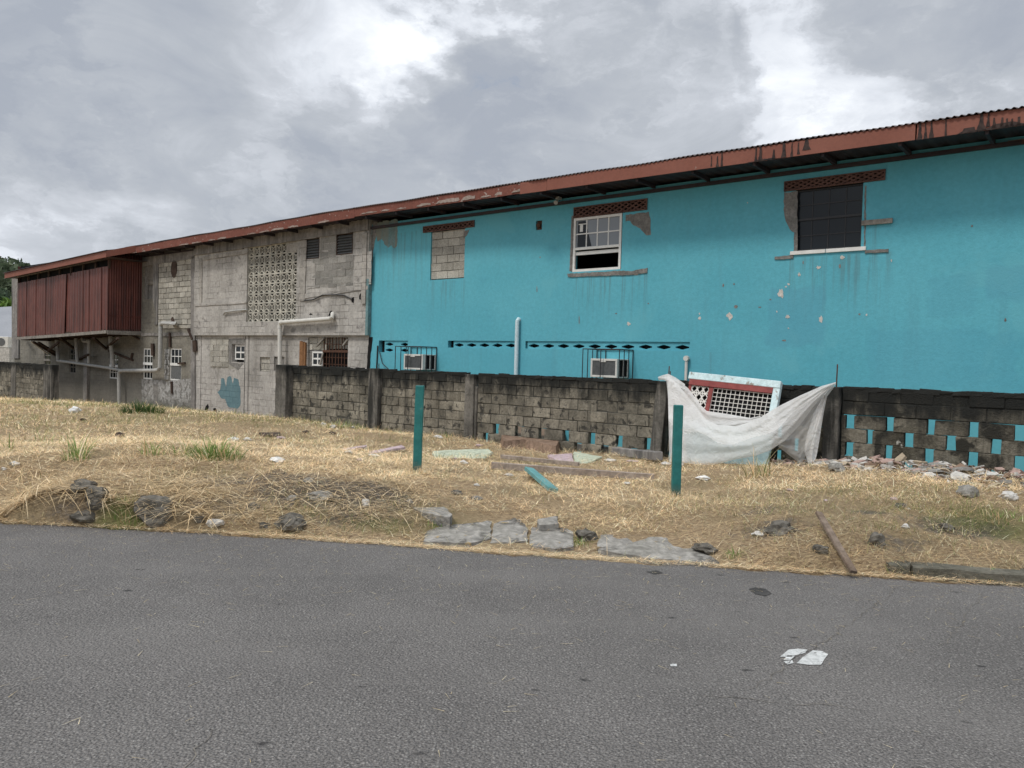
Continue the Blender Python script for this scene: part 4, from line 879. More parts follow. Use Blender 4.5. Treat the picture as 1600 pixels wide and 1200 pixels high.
# enclosed balcony with maroon sheets
bo = 1.30; s0 = fz(27, 500, bo)[0]; s1 = fz(167.5, 500, bo)[0]; BC = MB()
zt0, zt1 = fz(30, 442, bo)[1], fz(167, 415.5, bo)[1]; zb0, zb1 = fz(27, 527, bo)[1], fz(166, 516, bo)[1]
def lerp(a, b, q): return a + (b - a) * q
nsh = 17; sheet = []
for i in range(nsh):
    a = lerp(s0, s1, i / nsh); b = lerp(s0, s1, (i + 1) / nsh) + .015; k = i / nsh; lean = [0, 0, 0, 0, .01, 0, .02, .03, .05, .07, .03, -.02, 0, 0, .02, -.03, 0][i]
    yo = -bo - .012 * (i % 2) - (.02 * math.sin(i * 1.7) if 7 <= i <= 12 else 0)
    m_ = 10; 
    for q in range(m_):
        x = lerp(a, b, q / m_); x2 = lerp(a, b, (q + 1) / m_); t0, t1 = lerp(zt0, zt1, k), lerp(zb0, zb1, k) - .02 * random.random()
        w0 = .010 * math.sin(q / m_ * 4 * math.pi); w1 = .010 * math.sin((q + 1) / m_ * 4 * math.pi)
        BC.add([(x - lean * 1.3, yo + w0 - .05 * abs(lean) * 6, t1), (x2 - lean * 1.3, yo + w1 - .05 * abs(lean) * 6, t1), (x2, yo + w1, t0), (x, yo + w0, t0)], [(0, 1, 2, 3)])
FC = BC.build('front_cladding', MT['cladding'], CB); FC.modifiers.new('thick', 'SOLIDIFY').thickness = .003
BC = MB(); per = .09; n_ = int(bo / per) * 6
for q in range(n_):
    y0, y1 = -bo + bo * q / n_, -bo + bo * (q + 1) / n_; w0, w1 = .016 * math.sin(q / 6 * 2 * math.pi), .016 * math.sin((q + 1) / 6 * 2 * math.pi)
    BC.add([(s1 + w0, y0, zb1 - .02), (s1 + w1, y1, zb1 - .02), (s1 + w1, y1, 5.46), (s1 + w0, y0, 5.46)], [(0, 1, 2, 3)])
BC.box(s1 + .018, s1 + .024, -bo, -.01, zb1 + .55, zb1 + .60)
SC = BC.build('side_cladding', MT['cladding'], CB)
BC = MB()
for q in range(n_):
    y0, y1 = -bo + bo * q / n_, -bo + bo * (q + 1) / n_; BC.add([(s0, y0, zb0), (s0, y1, zb0), (s0, y1, 5.4), (s0, y0, 5.4)], [(3, 2, 1, 0)])
BC.build('side_cladding', MT['cladding'], CB)
mb = MB()
for i in range(9):                                              # open strip with timber studs over the sheets
    x = lerp(s0, s1, i / 8); k = i / 8; mb = MB(); mb.box(x - .04, x + .04, -bo + .01, -bo + .08, lerp(zt0, zt1, k) - .1, lerp(zt0, zt1, k) + .55); mb.build('balcony_stud', MT['wood_dark'], CB)
mb = MB(); mb.bar((s0 - .05, -bo - .03, zt0 + .33), (s1, -bo - .03, zt1 + .36), .05, .18); mb.bar((s0 - .05, -bo - .02, zt0 + .52), (s1, -bo - .02, zt1 + .53), .05, .16); mb.build('top_plate', MT['wood_grey'], CB)
mb = MB(); mb.box(s0, s1, -bo + .12, -bo + .14, 2.6, 5.4); mb.build('balcony_lining', MT['dark'], CB)
mb = MB(); mb.bar((s0, -bo - .02, zb0 - .06), (lerp(s0, s1, .5), -bo - .02, lerp(zb0, zb1, .5) - .07), .07, .12); mb.bar((lerp(s0, s1, .5), -bo - .02, lerp(zb0, zb1, .5) - .07), (s1 + .03, -bo - .02, zb1 - .06), .07, .12); mb.bar((s1 + .02, -bo, zb1 - .08), (s1 + .02, 0, zb1 - .06), .09, .15)
mb.build('floor_beam', MT['wood_grey'], CB)
mb = MB(); mb.add([(s0, -bo, zb0 - .02), (s1, -bo, zb1 - .02), (s1, .0, zb1 + .02), (s0, .0, zb0 + .02), (s0, -bo, zb0 + .06), (s1, -bo, zb1 + .06), (s1, 0, zb1 + .1), (s0, 0, zb0 + .1)], [(0, 3, 2, 1), (4, 5, 6, 7), (0, 1, 5, 4), (1, 2, 6, 5), (2, 3, 7, 6), (3, 0, 4, 7)])
x = s0 + .3
while x < s1: mb.box(x, x + .06, -bo + .05, 0, lerp(zb0, zb1, (x - s0) / (s1 - s0)) - .14, lerp(zb0, zb1, (x - s0) / (s1 - s0)) - .025); x += .6
mb.build('balcony_floor', MT['wood_dark'], CB)
def strut(x0, y0, o0, x1, y1, o1, w=.08, mat='wood_dark'):
    a = fz(x0, y0, o0); b = fz(x1, y1, o1); m_ = MB(); m_.bar((a[0], -o0, a[1]), (b[0], -o1, b[1]), w, w); m_.build('brace', MT[mat], CB)
for a in [(52, 534, 1.2, 88, 556, .02), (60, 535, 1.2, 92, 554, .02), (76, 547, .6, 92, 535, 1.1), (94, 528, 1.2, 118, 546, .02), (122, 562, .02, 138, 554, .4), (170, 548, .02, 208, 563, .02), (168, 542, .1, 185, 528, 1.1), (146, 528, 1.2, 166, 545, .02), (205, 561, .04, 207, 552, .04)]: strut(*a)
strut(48, 533, 1.25, 75, 553, .3, .05, 'white_frame')
for x0, y0, x1, y1, r in [(88, 526, 91, 562, .075), (118, 526, 121, 566, .07), (172, 526, 177, 573, .078), (139, 532, 138.5, 568, .06)]:
    a = fz(x0, y0, .35); b = fz(x1, y1, .28); m_ = MB(); m_.tube([(a[0], -.35, a[1]), (b[0], -.28, b[1])], r, 10)
    if r < .065: m_.tube([(fz(128, 529, .35)[0], -.35, fz(128, 529, .35)[1]), (fz(130, 533, .35)[0], -.35, fz(130, 533, .35)[1]), (fz(136, 534, .35)[0], -.35, fz(136, 534, .35)[1]), (a[0], -.35, a[1])], r, 10)
    m_.build('drain_pipe', MT['pvc_dirty'], CB)
mb = MB(); a = fz(138, 570); mb.box(a[0] - .2, a[0] + .15, -.12, -.003, -1.0, 2.3); mb.build('pilaster', MT['beam'], CB)
mb = MB(); mb.tube([(fz(19, 506, .6)[0], -.3, fz(19, 506, .6)[1]), (fz(20, 515, .6)[0], -.35, fz(20, 515, .6)[1]), (fz(26, 525, .8)[0], -.5, fz(26, 525, .8)[1])], .05, 8); mb.build('cable', MT['black_frame'], CB)
# roof over the grey part, stepping out over the balcony
corr_roof(CB, -30.6, SJ - .004, .62, MT['rooftop']); soffit(CB, -30.4, SJ - .004, .60)
for a, b in ((-30.45, -27.6), (-27.58, SJ - .004)):
    mb = fascia(CB, a, b, .65, None); x = a + .2
    while x < b - .2:
        w = random.uniform(.2, .8); hh = random.uniform(.02, .06); z0 = eave(x + w / 2) + .006
        if random.random() < (.9 if b < -27 else .45): mb.prism(ragged([(x, z0), (x + w, z0), (x + w * .95, z0 + hh * .7), (x + w * .5, z0 + hh), (x + w * .1, z0 + hh * .6)], .01, .06), -.65 - .012, -.646, 1)
        x += w + random.uniform(.0, .5)
    mb.build('fascia_board', [MT['fascia_peel'], MT['peel']], CB)
so_ = 1.62; sR = fz(166, 392, so_)[0]; sLp = fz(7, 436, so_)[0]
z0, z1 = fz(166, 392, so_)[1], fz(30, 422, so_)[1]
mb = MB(); zt = lambda s_: lerp(z1, z0, (s_ - fz(30, 422, so_)[0]) / (sR - fz(30, 422, so_)[0]))
for i in range(10):
    a = lerp(sLp, sR, i / 10); b = lerp(sLp, sR, (i + 1) / 10)
    mb.add([(x, y, z) for x in (a, b) for y, z in ((-so_, zt(x) - .23), (-so_, zt(x)), (-so_ + .03, zt(x)), (-so_ + .03, zt(x) - .23))], [(0, 4, 5, 1), (1, 5, 6, 2), (2, 6, 7, 3), (3, 7, 4, 0)] + ([(0, 1, 2, 3)] if i == 0 else []) + ([(7, 6, 5, 4)] if i == 9 else []))
mb.add([(sR, -so_, zt(sR) - .23), (sR, -so_, zt(sR)), (sR + .25, -.66, 5.71), (sR + .25, -.66, 5.45)], [(0, 3, 2, 1)]); mb.add([(sR + .02, -so_, zt(sR) - .23), (sR + .02, -so_, zt(sR)), (sR + .27, -.66, 5.71), (sR + .27, -.66, 5.45)], [(0, 1, 2, 3)])
mb.build('fascia_board', MT['fascia'], CB)
mb = MB(); per = .1; ss = np.linspace(sLp - .1, sR + .04, int((sR - sLp) / per * 5)); k = len(ss)
mb.add([(x, y, zt(x) + .01 + dz + .014 * math.sin(x / per * 6.283)) for y, dz in ((-so_ - .06, 0), (4.6, 1.42), (10, .0)) for x in ss], [(r_ * k + i, r_ * k + i + 1, r_ * k + i + k + 1, r_ * k + i + k) for r_ in range(2) for i in range(k - 1)])
mb.add([(x, y, zt(x) - .2) for y in (-so_ + .03, -.05) for x in (sLp, sR)], [(0, 2, 3, 1)]); mb.build('balcony_roof', MT['rooftop'], CB, smooth=True)
# end wall, back wall, floors
mb = MB(); mb.box(SL, SL + .2, .22, 9, -1.2, 5.4); mb.wall(SL, SJ, -1.2, 5.3, 9.0, .2); mb.box(SL + .2, SJ, .24, 9, 2.45, 2.6); mb.box(SL, SJ, .225, 9.2, 5.42, 5.48); mb.build('inner_structure', MT['oldwall'], CB)

# ------------------------------------------------------------------ boundary walls of block
def fence_blocks(mb, s0, s1, top, courses, open_from=99, bw=.415, gap=.105, y=-FOFF, phase=0.0, d=.11, mort=True, zlow=-.6):
    for k in range(courses):
        z1 = top - .2 * k; z0 = z1 - .2
        if k >= open_from:
            per = bw + gap; x = s0 - per + phase + (per / 2 if k % 2 else 0)
            while x < s1:
                a, b = max(s0, x), min(s1, x + bw + random.uniform(-.02, .02))
                if b - a > .05: mb.box(a, b, y + random.uniform(-.006, .006), y + d, z0 + .002, z1 - .002, 0, .007)
                x += per
        else:
            x = s0 - (.2 if k % 2 else 0) - .05
            while x < s1:
                a, b = max(s0, x), min(s1, x + bw)
                if b - a > .04: mb.box(a + .007, b - .007, y + random.uniform(-.006, .008), y + d, z0 + .006, z1 - .006 + (random.uniform(-.02, .02) if k == 0 else 0), 0, .007)
                x += bw
    if mort:
        zt = top - .012; zb = top - .2 * min(courses, open_from); mb.box(s0, s1, y + .012, y + d - .01, zb + .004, zt, 1)
    # crust of broken mortar along the top
    x = s0
    while x < s1:
        w = random.uniform(.08, .3); mb.box(x, min(x + w * 1.05, s1), y - .006, y + d + .006, top - .06, top + random.uniform(-.005, .018), 1, .012); x += w
BW = thing('boundary_wall', 'low mouldy concrete block wall with pillars in front of the turquoise building', 'wall', (-8, -FOFF, 0))
fx = lambda px, py=620: fz(px, py, FOFF)[0]
mb = MB(); fence_blocks(mb, fx(456), fx(580), 1.40, 9); mb.build('wall_panel', [MT['fence'], MT['fence_mortar']], BW, bevel=.006)
mb = MB(); fence_blocks(mb, fx(596), fx(729), 1.40, 9); mb.build('wall_panel', [MT['fence'], MT['fence_mortar']], BW, bevel=.006)
mb = MB(); fence_blocks(mb, fx(746), fx(1028), 1.40, 9, 5, phase=.30, bw=.42, gap=.15); mb.build('wall_panel', [MT['fence'], MT['fence_mortar']], BW, bevel=.006)
mb = MB(); fence_blocks(mb, fx(1046), fx(1292), 1.41, 8, 3, phase=.1); mb.build('wall_panel', [MT['fence_right'], MT['fence_mortar']], BW, bevel=.006)
s_ref = fx(1400, 660) ; per = .52; ph = (fz(1398, 655, FOFF)[0] - fx(1318)) % per
mb = MB(); fence_blocks(mb, fx(1316), 5.5, 1.42, 8, 2, phase=ph); mb.build('wall_panel', [MT['fence_right'], MT['fence_mortar']], BW, bevel=.006)
def pillar(px0, px1, top, lean=0.0, zb=-.5, dy=.05, shaft=False):
    a, b = fx(px0), fx(px1); m_ = MB(); nz_ = 8
    for i in range(nz_):
        q0, q1 = i / nz_, (i + 1) / nz_; z0, z1 = lerp(zb, top, q0), lerp(zb, top, q1)
    vs = []
    for i in range(nz_ + 1):
        z = lerp(zb, top, i / nz_); l = lean * (1 - i / nz_); j = lambda: random.uniform(-.008, .008)
        vs += [(a - l + j(), -FOFF - dy + j(), z), (b - l + j(), -FOFF - dy + j(), z), (b - l + j(), -FOFF + .2, z), (a - l + j(), -FOFF + .2, z)]
    fs = []
    for i in range(nz_):
        o = i * 4; fs += [(o, o + 1, o + 5, o + 4), (o + 1, o + 2, o + 6, o + 5), (o + 2, o + 3, o + 7, o + 6), (o + 3, o, o + 4, o + 7)]
    o = nz_ * 4; fs += [(o, o + 1, o + 2, o + 3), (3, 2, 1, 0)]
    m_.add(vs, fs)
    if shaft: m_.box(b + .004, b + .06, -FOFF - .03, -FOFF + .1, zb, top - .25, 0, .006)
    return m_.build('pillar', MT['pillar'], BW, bevel=.01)
pillar(441, 457, 1.42, dy=.22); pillar(581, 596, 1.42, dy=.12); pillar(729, 743, 1.38, shaft=True, dy=.07); pillar(1031, 1049, 1.40, .17, dy=.12); pillar(1291, 1314, 1.42, .0, dy=.10); pillar(1660, 1685, 1.42, dy=.1)
mb = MB(); mb.prism([(fx(424), -.4), (fx(445), -.4), (fx(445), .55), (fx(438), .48)], -FOFF - .10, -FOFF + .2); mb.build('broken_stub', MT['beam'], BW, bevel=.02)
mb = MB()
for px, py, t_, l in [(1044, 590, 572, .05), (1047, 590, 580, .0), (1307, 600, 569, .01), (592, 575, 568, 0)]:
    a, z = fz(px, py, FOFF - .05); _, z2 = fz(px, t_, FOFF - .05); mb.tube([(a, -FOFF + .05, 1.3), (a + l * .3, -FOFF + .05, z2)], .010, 6)
mb.build('rebar', MT['rust'], BW)
# humps of mould and mortar at the right end of the wall
mb = MB()
for i in range(26):
    a = fx(1500) + i * .12; hgt = .02 + .12 * max(0, (i - 6) / 20); mb.box(a, a + .14, -FOFF - .01, -FOFF + .16, 1.36, 1.41 + hgt + random.uniform(-.008, .008), 0, .008)
mb.build('wall_crust', MT['fence_mortar'], BW, bevel=.01)
LW = thing('boundary_wall', 'grey block wall end at the far left before the enclosed balcony', 'wall', (-36, -FOFF, -.4))
mb = MB(); fence_blocks(mb, -46, fx(70, 590), 1.05, 9); mb.build('wall_panel', [MT['fence'], MT['fence_mortar']], LW, bevel=.006)
mb = MB(); mb.box(fx(70, 590), fx(83, 590), -FOFF - .06, -FOFF + .2, -.8, 1.06, 0, .01); mb.box(fx(18, 590), fx(25, 590), -FOFF - .03, -FOFF + .2, -.9, 1.07, 0, .01); mb.build('pillar', MT['pillar'], LW, bevel=.01)

# ------------------------------------------------------------------ things on the lot
def wthing(mb, name, mats, label, cat, org, group=None, **kw):
    o = mb.build(name, mats, None, org=org, **kw); return tag(o, label, cat, group)
def post(px, py, toppx, toppy, wpx, label):
    g = gp(px, py); d = np.linalg.norm((g - CAM)[:2]); h = (py - toppy) * d / FPX / 1.0; w = wpx * d / FPX; lx = (toppx - px - ROLL * (py - toppy)) * d / FPX
    mb = MB(); n_ = 6; vs = []
    for i in range(n_ + 1):
        q = i / n_; z = -.25 + (h + .25) * q; x = lx * max(0, q); j = random.uniform(-.002, .002)
        vs += [(g[0] + x - w / 2 + j, g[1] - .03, g[2] + z), (g[0] + x + w / 2 + j, g[1] - .03, g[2] + z), (g[0] + x + w / 2 + j, g[1] + .05, g[2] + z), (g[0] + x - w / 2 + j, g[1] + .05, g[2] + z)]
    fs = [(o + a, o + (a + 1) % 4, o + 4 + (a + 1) % 4, o + 4 + a) for o in range(0, n_ * 4, 4) for a in range(4)] + [(n_ * 4, n_ * 4 + 1, n_ * 4 + 2, n_ * 4 + 3), (3, 2, 1, 0)]
    mb.add(vs, fs); return wthing(mb, 'wooden_post', MT['post'], label, 'post', g, 'green posts on the lot', bevel=.006)
post(651, 738, 656.5, 603, 13, 'green painted post standing before the plain block wall near the pale green scrap board')
post(1056, 776, 1059.5, 636, 13.5, 'green painted post standing in front of the hanging white plastic sheet')
def plank(p0, p1, w, h, mat, name, label, cat, lift0=.03, lift1=.03, tilt=(0, 0, 1)):
    a = gp(*p0) + va(0, 0, lift0); b = gp(*p1) + va(0, 0, lift1); mb = MB()
    n_ = 6; 
    for i in range(n_): pass
    mb.bar(a, b, w, h, up=tilt); return wthing(mb, name, mat, label, cat, a, bevel=.004)
plank((768, 734), (1022, 751), .07, .09, MT['wood_tan'], 'plank', 'long weathered grey plank lying on dry grass between the two green posts', 'plank', .06, .04)
plank((783, 719), (904, 731), .05, .06, MT['wood_tan'], 'plank', 'shorter thin timber strip lying just behind the long grey plank', 'plank', .05, .05)
plank((826, 745), (864, 770), .12, .05, MT['teal'], 'fallen_board', 'short pale teal board fallen at a slant in front of the long grey plank', 'board', .10, .03, (0.25, -.35, 1))
a = gp(1278, 824) + va(0, 0, .13); b = rp(1334, 894, .05); mb = MB(); mb.bar(a, b, .06, .028, up=(.2, -.3, 1)); wthing(mb, 'plank', MT['stick'], 'brown grey stick of timber leaning down the right bank onto the road edge', 'plank', b, bevel=.003)
# concrete strip fallen along the foot of the wall
a = gp(790, 694) + va(0, 0, .17); b = gp(1028, 724) + va(0, 0, .11); mb = MB(); mb.bar(a, b, .16, .14, up=(0, 0, 1)); wthing(mb, 'concrete_beam', MT['beam'], 'fallen grey concrete strip lying along the foot of the openwork block wall', 'beam', a, bevel=.012)
def plate(poly, lift, th, mat, name, label, cat, group=None, sub=False, amp=.01):
    P = [gp(x, y) for x, y in poly]; c = sum(P) / len(P); zt = max(float(c[2]), 0) + lift
    P = ragged([(p[0], p[1]) for p in P], amp, .08); mb = MB(); n_ = len(P)
    tilt = (random.uniform(-.06, .06), random.uniform(-.03, .06))
    top = [(x, y, zt + (x - c[0]) * tilt[0] + (y - c[1]) * tilt[1] + random.uniform(-.004, .004)) for x, y in P]
    cen = (c[0], c[1], zt + .004)
    vs = top + [(x * 1.0 + (x - c[0]) * .04, y + (y - c[1]) * .04, zt - th) for x, y in P] + [cen]
    mb.add(vs, [(i, (i + 1) % n_, 2 * n_) for i in range(n_)] + [(i, i + n_, (i + 1) % n_ + n_, (i + 1) % n_) for i in range(n_)])
    return wthing(mb, name, mat, label, cat, (c[0], c[1], zt - th), group)
for poly, mat, lab in [([(676, 710), (700, 707), (762, 710), (769, 713), (754, 717), (685, 717)], 's_green', 'pale green flat scrap board lying right of the rear green post'),
                       ([(855, 714.5), (893, 712.5), (897, 723), (868, 723.5)], 's_pink', 'faded pink flat scrap board lying behind the thin timber strip'),
                       ([(896, 713), (941, 717.5), (918, 724), (898, 724)], 's_green', 'pale green scrap board touching the pink one behind the timber strip'),
                       ([(535, 702), (573, 700.5), (571, 704.5), (538, 705)], 's_pink', 'pinkish strip of board, left one of two left of the rear green post'),
                       ([(575, 706), (628, 702.5), (632, 705), (580, 709.5)], 's_pink', 'longer pinkish strip of board touching the foot of the rear green post'),
                       ([(404, 680), (437, 679), (436, 682.5), (408, 683)], 'wood_dark', 'black flat strip lying on the grass before the end of the block wall'),
                       ([(776, 690), (800, 684), (846, 690), (890, 702), (868, 710), (820, 702), (786, 701)], 'r_brown', 'dusty brown broken sheet heaped at the foot of the openwork wall')]:
    plate(poly, (.035 if mat != 'r_brown' else .06), .03 if mat != 'r_brown' else .05, MT[mat], 'scrap_board', lab, 'scrap board')
# broken slabs of the old crossing at the road edge
def slab(poly, zt, label, mat='slab', th=.14):
    P = [at_z(x, y, zt) for x, y in poly]; c = sum(P) / len(P); Q = ragged([(p[0], p[1]) for p in P], .012, .09); n_ = len(Q); mb = MB()
    tx, ty = random.uniform(-.02, .02), random.uniform(.03, .07)
    zz = lambda x, y: zt + (x - c[0]) * tx + (y - c[1]) * ty + random.uniform(-.006, .006)
    inn = [(c[0] + (x - c[0]) * .62, c[1] + (y - c[1]) * .62) for x, y in Q]
    vs = [(x, y, zz(x, y) - .008) for x, y in Q] + [(x, y, zz(x, y) + .006) for x, y in inn] + [(c[0], c[1], zz(c[0], c[1]) + .004)] + [(x, y, zt - th) for x, y in Q]
    fs = [(i, (i + 1) % n_, n_ + (i + 1) % n_, n_ + i) for i in range(n_)] + [(n_ + i, n_ + (i + 1) % n_, 2 * n_) for i in range(n_)] + [(i, 2 * n_ + 1 + i, 2 * n_ + 1 + (i + 1) % n_, (i + 1) % n_) for i in range(n_)]
    mb.add(vs, fs); return wthing(mb, 'concrete_slab', MT[mat], label, 'slab', (c[0], c[1], zt - th), 'broken slabs along the road edge')
for poly, zt, lab, mt_ in [([(660, 840), (676, 815), (768, 811), (766, 838), (735, 844)], .042, 'large grey slab at the left end of the broken road edge slabs', 'slab'),
                          ([(767, 842), (772, 811), (809, 808), (826, 827), (823, 840), (800, 843)], .045, 'pale cracked slab touching the large slab at its left', 'slab'),
                          ([(828, 849), (830, 826), (896, 824), (897, 850), (870, 854)], .04, 'square grey slab just left of the dark hollow with grass', 'slab'),
                          ([(934, 851), (937, 836), (985, 833), (994, 846), (965, 852)], .04, 'small slab right behind the dark hollow with grass', 'slab'),
                          ([(935, 857), (1010, 846), (1078, 851), (1124, 866), (1124, 876), (1012, 868)], .022, 'long low slab at the right end, level with the road', 'slab'),
                          ([(995, 848), (1012, 838), (1046, 838), (1052, 850), (1028, 855)], .045, 'lumpy slab between the small slab and the long low slab', 'slab'),
                          ([(646, 793), (694, 792), (706, 801), (701, 806), (662, 799)], .17, 'thin grey slab on the grass behind the large slab', 'slab'),
                          ([(838, 810), (871, 806), (873, 816), (842, 817)], .13, 'small flat slab half buried in straw behind the square slab', 'slab')]:
    slab(poly, zt, lab, mt_)
import bmesh
def rock_mesh(mb, c, sx, sy, sz, seed, facets=6, m=0, sub=3, rough=.2):
    rr = random.Random(seed); bm = bmesh.new(); bmesh.ops.create_icosphere(bm, subdivisions=sub, radius=1)
    pl = []
    for _ in range(facets):
        v = Vector((rr.gauss(0, 1), rr.gauss(0, 1), rr.gauss(0, 1))).normalized(); pl.append((v, rr.uniform(.60, .86)))
    ang = rr.uniform(0, 6.28); ca, sa = math.cos(ang), math.sin(ang); vs = []
    for v in bm.verts:
        p = v.co.copy()
        for q, d in pl:
            k = p.dot(q)
            if k > d: p -= q * (k - d)
        f = 1 + rough * float(vnoise(np.array([p.x * 3 + seed]), np.array([p.y * 3 + p.z * 4]))[0]) * 2
        x, y, z = p.x * sx * f, p.y * sy * f, p.z * sz * f
        vs.append((c[0] + x, c[1] + y, c[2] + z + .18 * x * (ca * sz / sx)))
    bm.verts.index_update(); mb.add(vs, [[v.index for v in f.verts] for f in bm.faces], m); bm.free()
def rock(px, py, w, h, label, mat='stone', seed=1, facets=8, group='stones on the bank', name='rock'):
    g = gp(px, py + h * .4); d = np.linalg.norm((g - CAM)[:2]); sx, sz = w * d / FPX / 2 * 1.08, h * d / FPX / 2 * 1.12; c = g + va(0, sx * .3, sz * (.05 if 'buried' in label or 'sunk' in label else .5)); mb = MB()
    rock_mesh(mb, c, sx, sx * .8, sz, seed, facets); return wthing(mb, name, MT[mat], label, 'stone', g, group)
for i, (px, py, w, h, mt_, lab) in enumerate([
    (237, 797, 58, 44, 'stone', 'largest dark boulder on the left bank beside a patch of green grass'), (150, 786, 34, 32, 'stone', 'dark upright boulder half under straw left of the largest boulder'),
    (130, 808, 36, 18, 'stone', 'low dark stone at the road edge below the upright boulder'), (127, 760, 34, 20, 'stone', 'brown stone under straw higher up the left bank'),
    (335, 821, 24, 15, 's_white', 'pale rounded stone with a chip on top at the left road edge'), (453, 820, 44, 27, 'stone', 'sharp angular dark rock sitting at the road edge on the left'),
    (498, 776, 36, 17, 'slab', 'smooth grey oblong stone lying on bare soil'), (572, 787, 13, 15, 's_white', 'small whitish stone standing in the bare soil'),
    (482, 751, 18, 9, 'slab', 'flat grey stone near the top of the bare soil'), (456, 780, 16, 10, 'slab', 'small grey stone just left of the smooth oblong one'),
    (397, 790, 22, 16, 'stone', 'brownish stone sunk in the bank above the angular rock'), (413, 818, 20, 14, 'stone', 'dark stone sunk at the road edge left of the angular rock'),
    (714, 770, 18, 9, 'stone', 'dark flat stone in straw behind the thin slab'), (915, 838, 34, 22, 'stone', 'dark stone in the hollow between the broken slabs'),
    (1104, 857, 38, 18, 'stone', 'black stone at the right end of the broken slabs'), (1216, 822, 46, 30, 'stone', 'large brown boulder buried in the right bank'),
    (1372, 846, 22, 24, 'stone', 'dark upright stone in grass right of the leaning stick'), (1481, 827, 20, 12, 'stone', 'grey stone on the bare patch of the right bank'),
    (1286, 860, 24, 16, 'stone', 'grey green stone tucked under the leaning stick'), (1309, 731, 24, 17, 'slab', 'grey concrete lump at the foot of the right wall pillar'),
    (1517, 769, 30, 18, 'slab', 'large grey lump at the front of the rubble'), (1578, 777, 24, 13, 's_white', 'pale lump at the front right of the rubble'),
    (1410, 790, 14, 7, 'stone', 'small dark stone in yellow grass below the rubble'), (1416, 822, 12, 7, 's_white', 'small pale stone on the right bank'), (310, 815, 18, 12, 'stone', 'small dark stone right of the largest boulder at the road edge'),
    (640, 785, 12, 7, 'slab', 'pebble in dry soil left of the thin slab'), (745, 780, 18, 7, 'slab', 'flat pebble in the straw below the fallen teal board')]):
    rock(px, py, w, h, lab, mt_, i * 7 + 3)
# kerb at the right
mb = MB(); 
def kseg(x0, y0, x1, y1, top=.09, wd=.16):
    a = rp(x0, y0, 0); b = rp(x1, y1, 0); d = (b - a) / np.linalg.norm(b - a); nn = va(-d[1], d[0], 0); n_ = max(2, int(np.linalg.norm(b - a) / .15)); vs = []
    for i in range(n_ + 1):
        p = a + (b - a) * i / n_; j = lambda: random.uniform(-.008, .008)
        vs += [(*(p)[:2], -.05), (p[0] + nn[0] * j(), p[1] + nn[1] * j(), top + j()), (p[0] + nn[0] * wd, p[1] + nn[1] * wd, top + j()), (p[0] + nn[0] * wd, p[1] + nn[1] * wd, -.05)]
    fs = [(o, o + 4, o + 5, o + 1) for o in range(0, n_ * 4, 4)] + [(o + 1, o + 5, o + 6, o + 2) for o in range(0, n_ * 4, 4)] + [(o + 2, o + 6, o + 7, o + 3) for o in range(0, n_ * 4, 4)] + [(3, 2, 1, 0), (n_ * 4, n_ * 4 + 1, n_ * 4 + 2, n_ * 4 + 3)]
    mb.add(vs, fs)
kseg(1386, 897.5, 1421, 900.5, .09); kseg(1424, 901, 1610, 915); kseg(1612, 915, 1790, 929); kseg(1792, 929, 1960, 943)
struct(mb.build('kerb', MT['kerb'], bevel=.012))

# ------------------------------------------------------------------ leaning wall fragment with grille, and the plastic sheet
def fp(px, py, o_): d = ray(px, py); k = (FD - o_) / (d @ _n); p = CAM + d * k; return va(float(p @ _t), -o_, float(p[2]))
PT = [fp(1079, 582, 2.86), fp(1222, 597, 2.86), fp(1196, 748, 3.35), fp(1048, 728, 3.35)]       # TL TR BR BL
WP = thing('window_panel', 'collapsed pale blue wall panel with white grille leaning on the block wall', 'wall panel', tuple((PT[2] + PT[3]) / 2))
e1 = PT[1] - PT[0]; e2 = PT[3] - PT[0]; nrm = np.cross(e1, e2); nrm /= np.linalg.norm(nrm); nrm = nrm if nrm[1] < 0 else -nrm
def pp(u, v, o_=0): return PT[0] * (1 - u) * (1 - v) + PT[1] * u * (1 - v) + PT[2] * u * v + PT[3] * (1 - u) * v + nrm * o_
def pbox(mb, u0, u1, v0, v1, o0, o1, m=0):
    vs = [pp(u, v, o_) for o_ in (o0, o1) for v in (v0, v1) for u in (u0, u1)]
    mb.add(vs, [(0, 2, 3, 1), (4, 5, 7, 6), (0, 1, 5, 4), (2, 6, 7, 3), (0, 4, 6, 2), (1, 3, 7, 5)], m)
mb = MB(); pbox(mb, 0, 1, 0, .075, -.05, .05); pbox(mb, .93, 1, .075, .55, -.05, .04); pbox(mb, 0, 1, .55, 1.0, -.05, .02, 1); mb.build('panel_wall', [MT['paleblue'], MT['board']], WP, bevel=.006)
mb = MB(); pbox(mb, .02, .93, .075, .135, -.03, .045); pbox(mb, .255, .30, .125, .55, -.03, .025); pbox(mb, .02, .05, .125, .55, -.03, .026); mb.build('red_frame', MT['redframe'], WP)
mb = MB(); 
for i in range(14): u = .30 + (.93 - .30) * i / 13; pbox(mb, u - .0022, u + .0022, .125, .55, -.008, .008)
for k in range(10): v = .14 + .045 * k; pbox(mb, .30, .93, v - .0026, v + .0026, -.014, .004)
mb.build('window_grille', MT['whitemesh'], WP)
mb = MB(); nu, nv = 3, 5
for i in range(nu):
    for k in range(nv):
        u0 = .05 + .205 * i / nu; u1 = .05 + .205 * (i + 1) / nu; v0 = .125 + .425 * k / nv; v1 = .125 + .425 * (k + 1) / nv; um, vm = (u0 + u1) / 2, (v0 + v1) / 2
        for (a, b) in (((u0, v0), (u1, v0)), ((u0, v0), (u0, v1)), ((u0, vm), (um, v0)), ((um, v0), (u1, vm)), ((u1, vm), (um, v1)), ((um, v1), (u0, vm))):
            mb.bar(pp(*a), pp(*b), .014, .02, up=tuple(nrm))
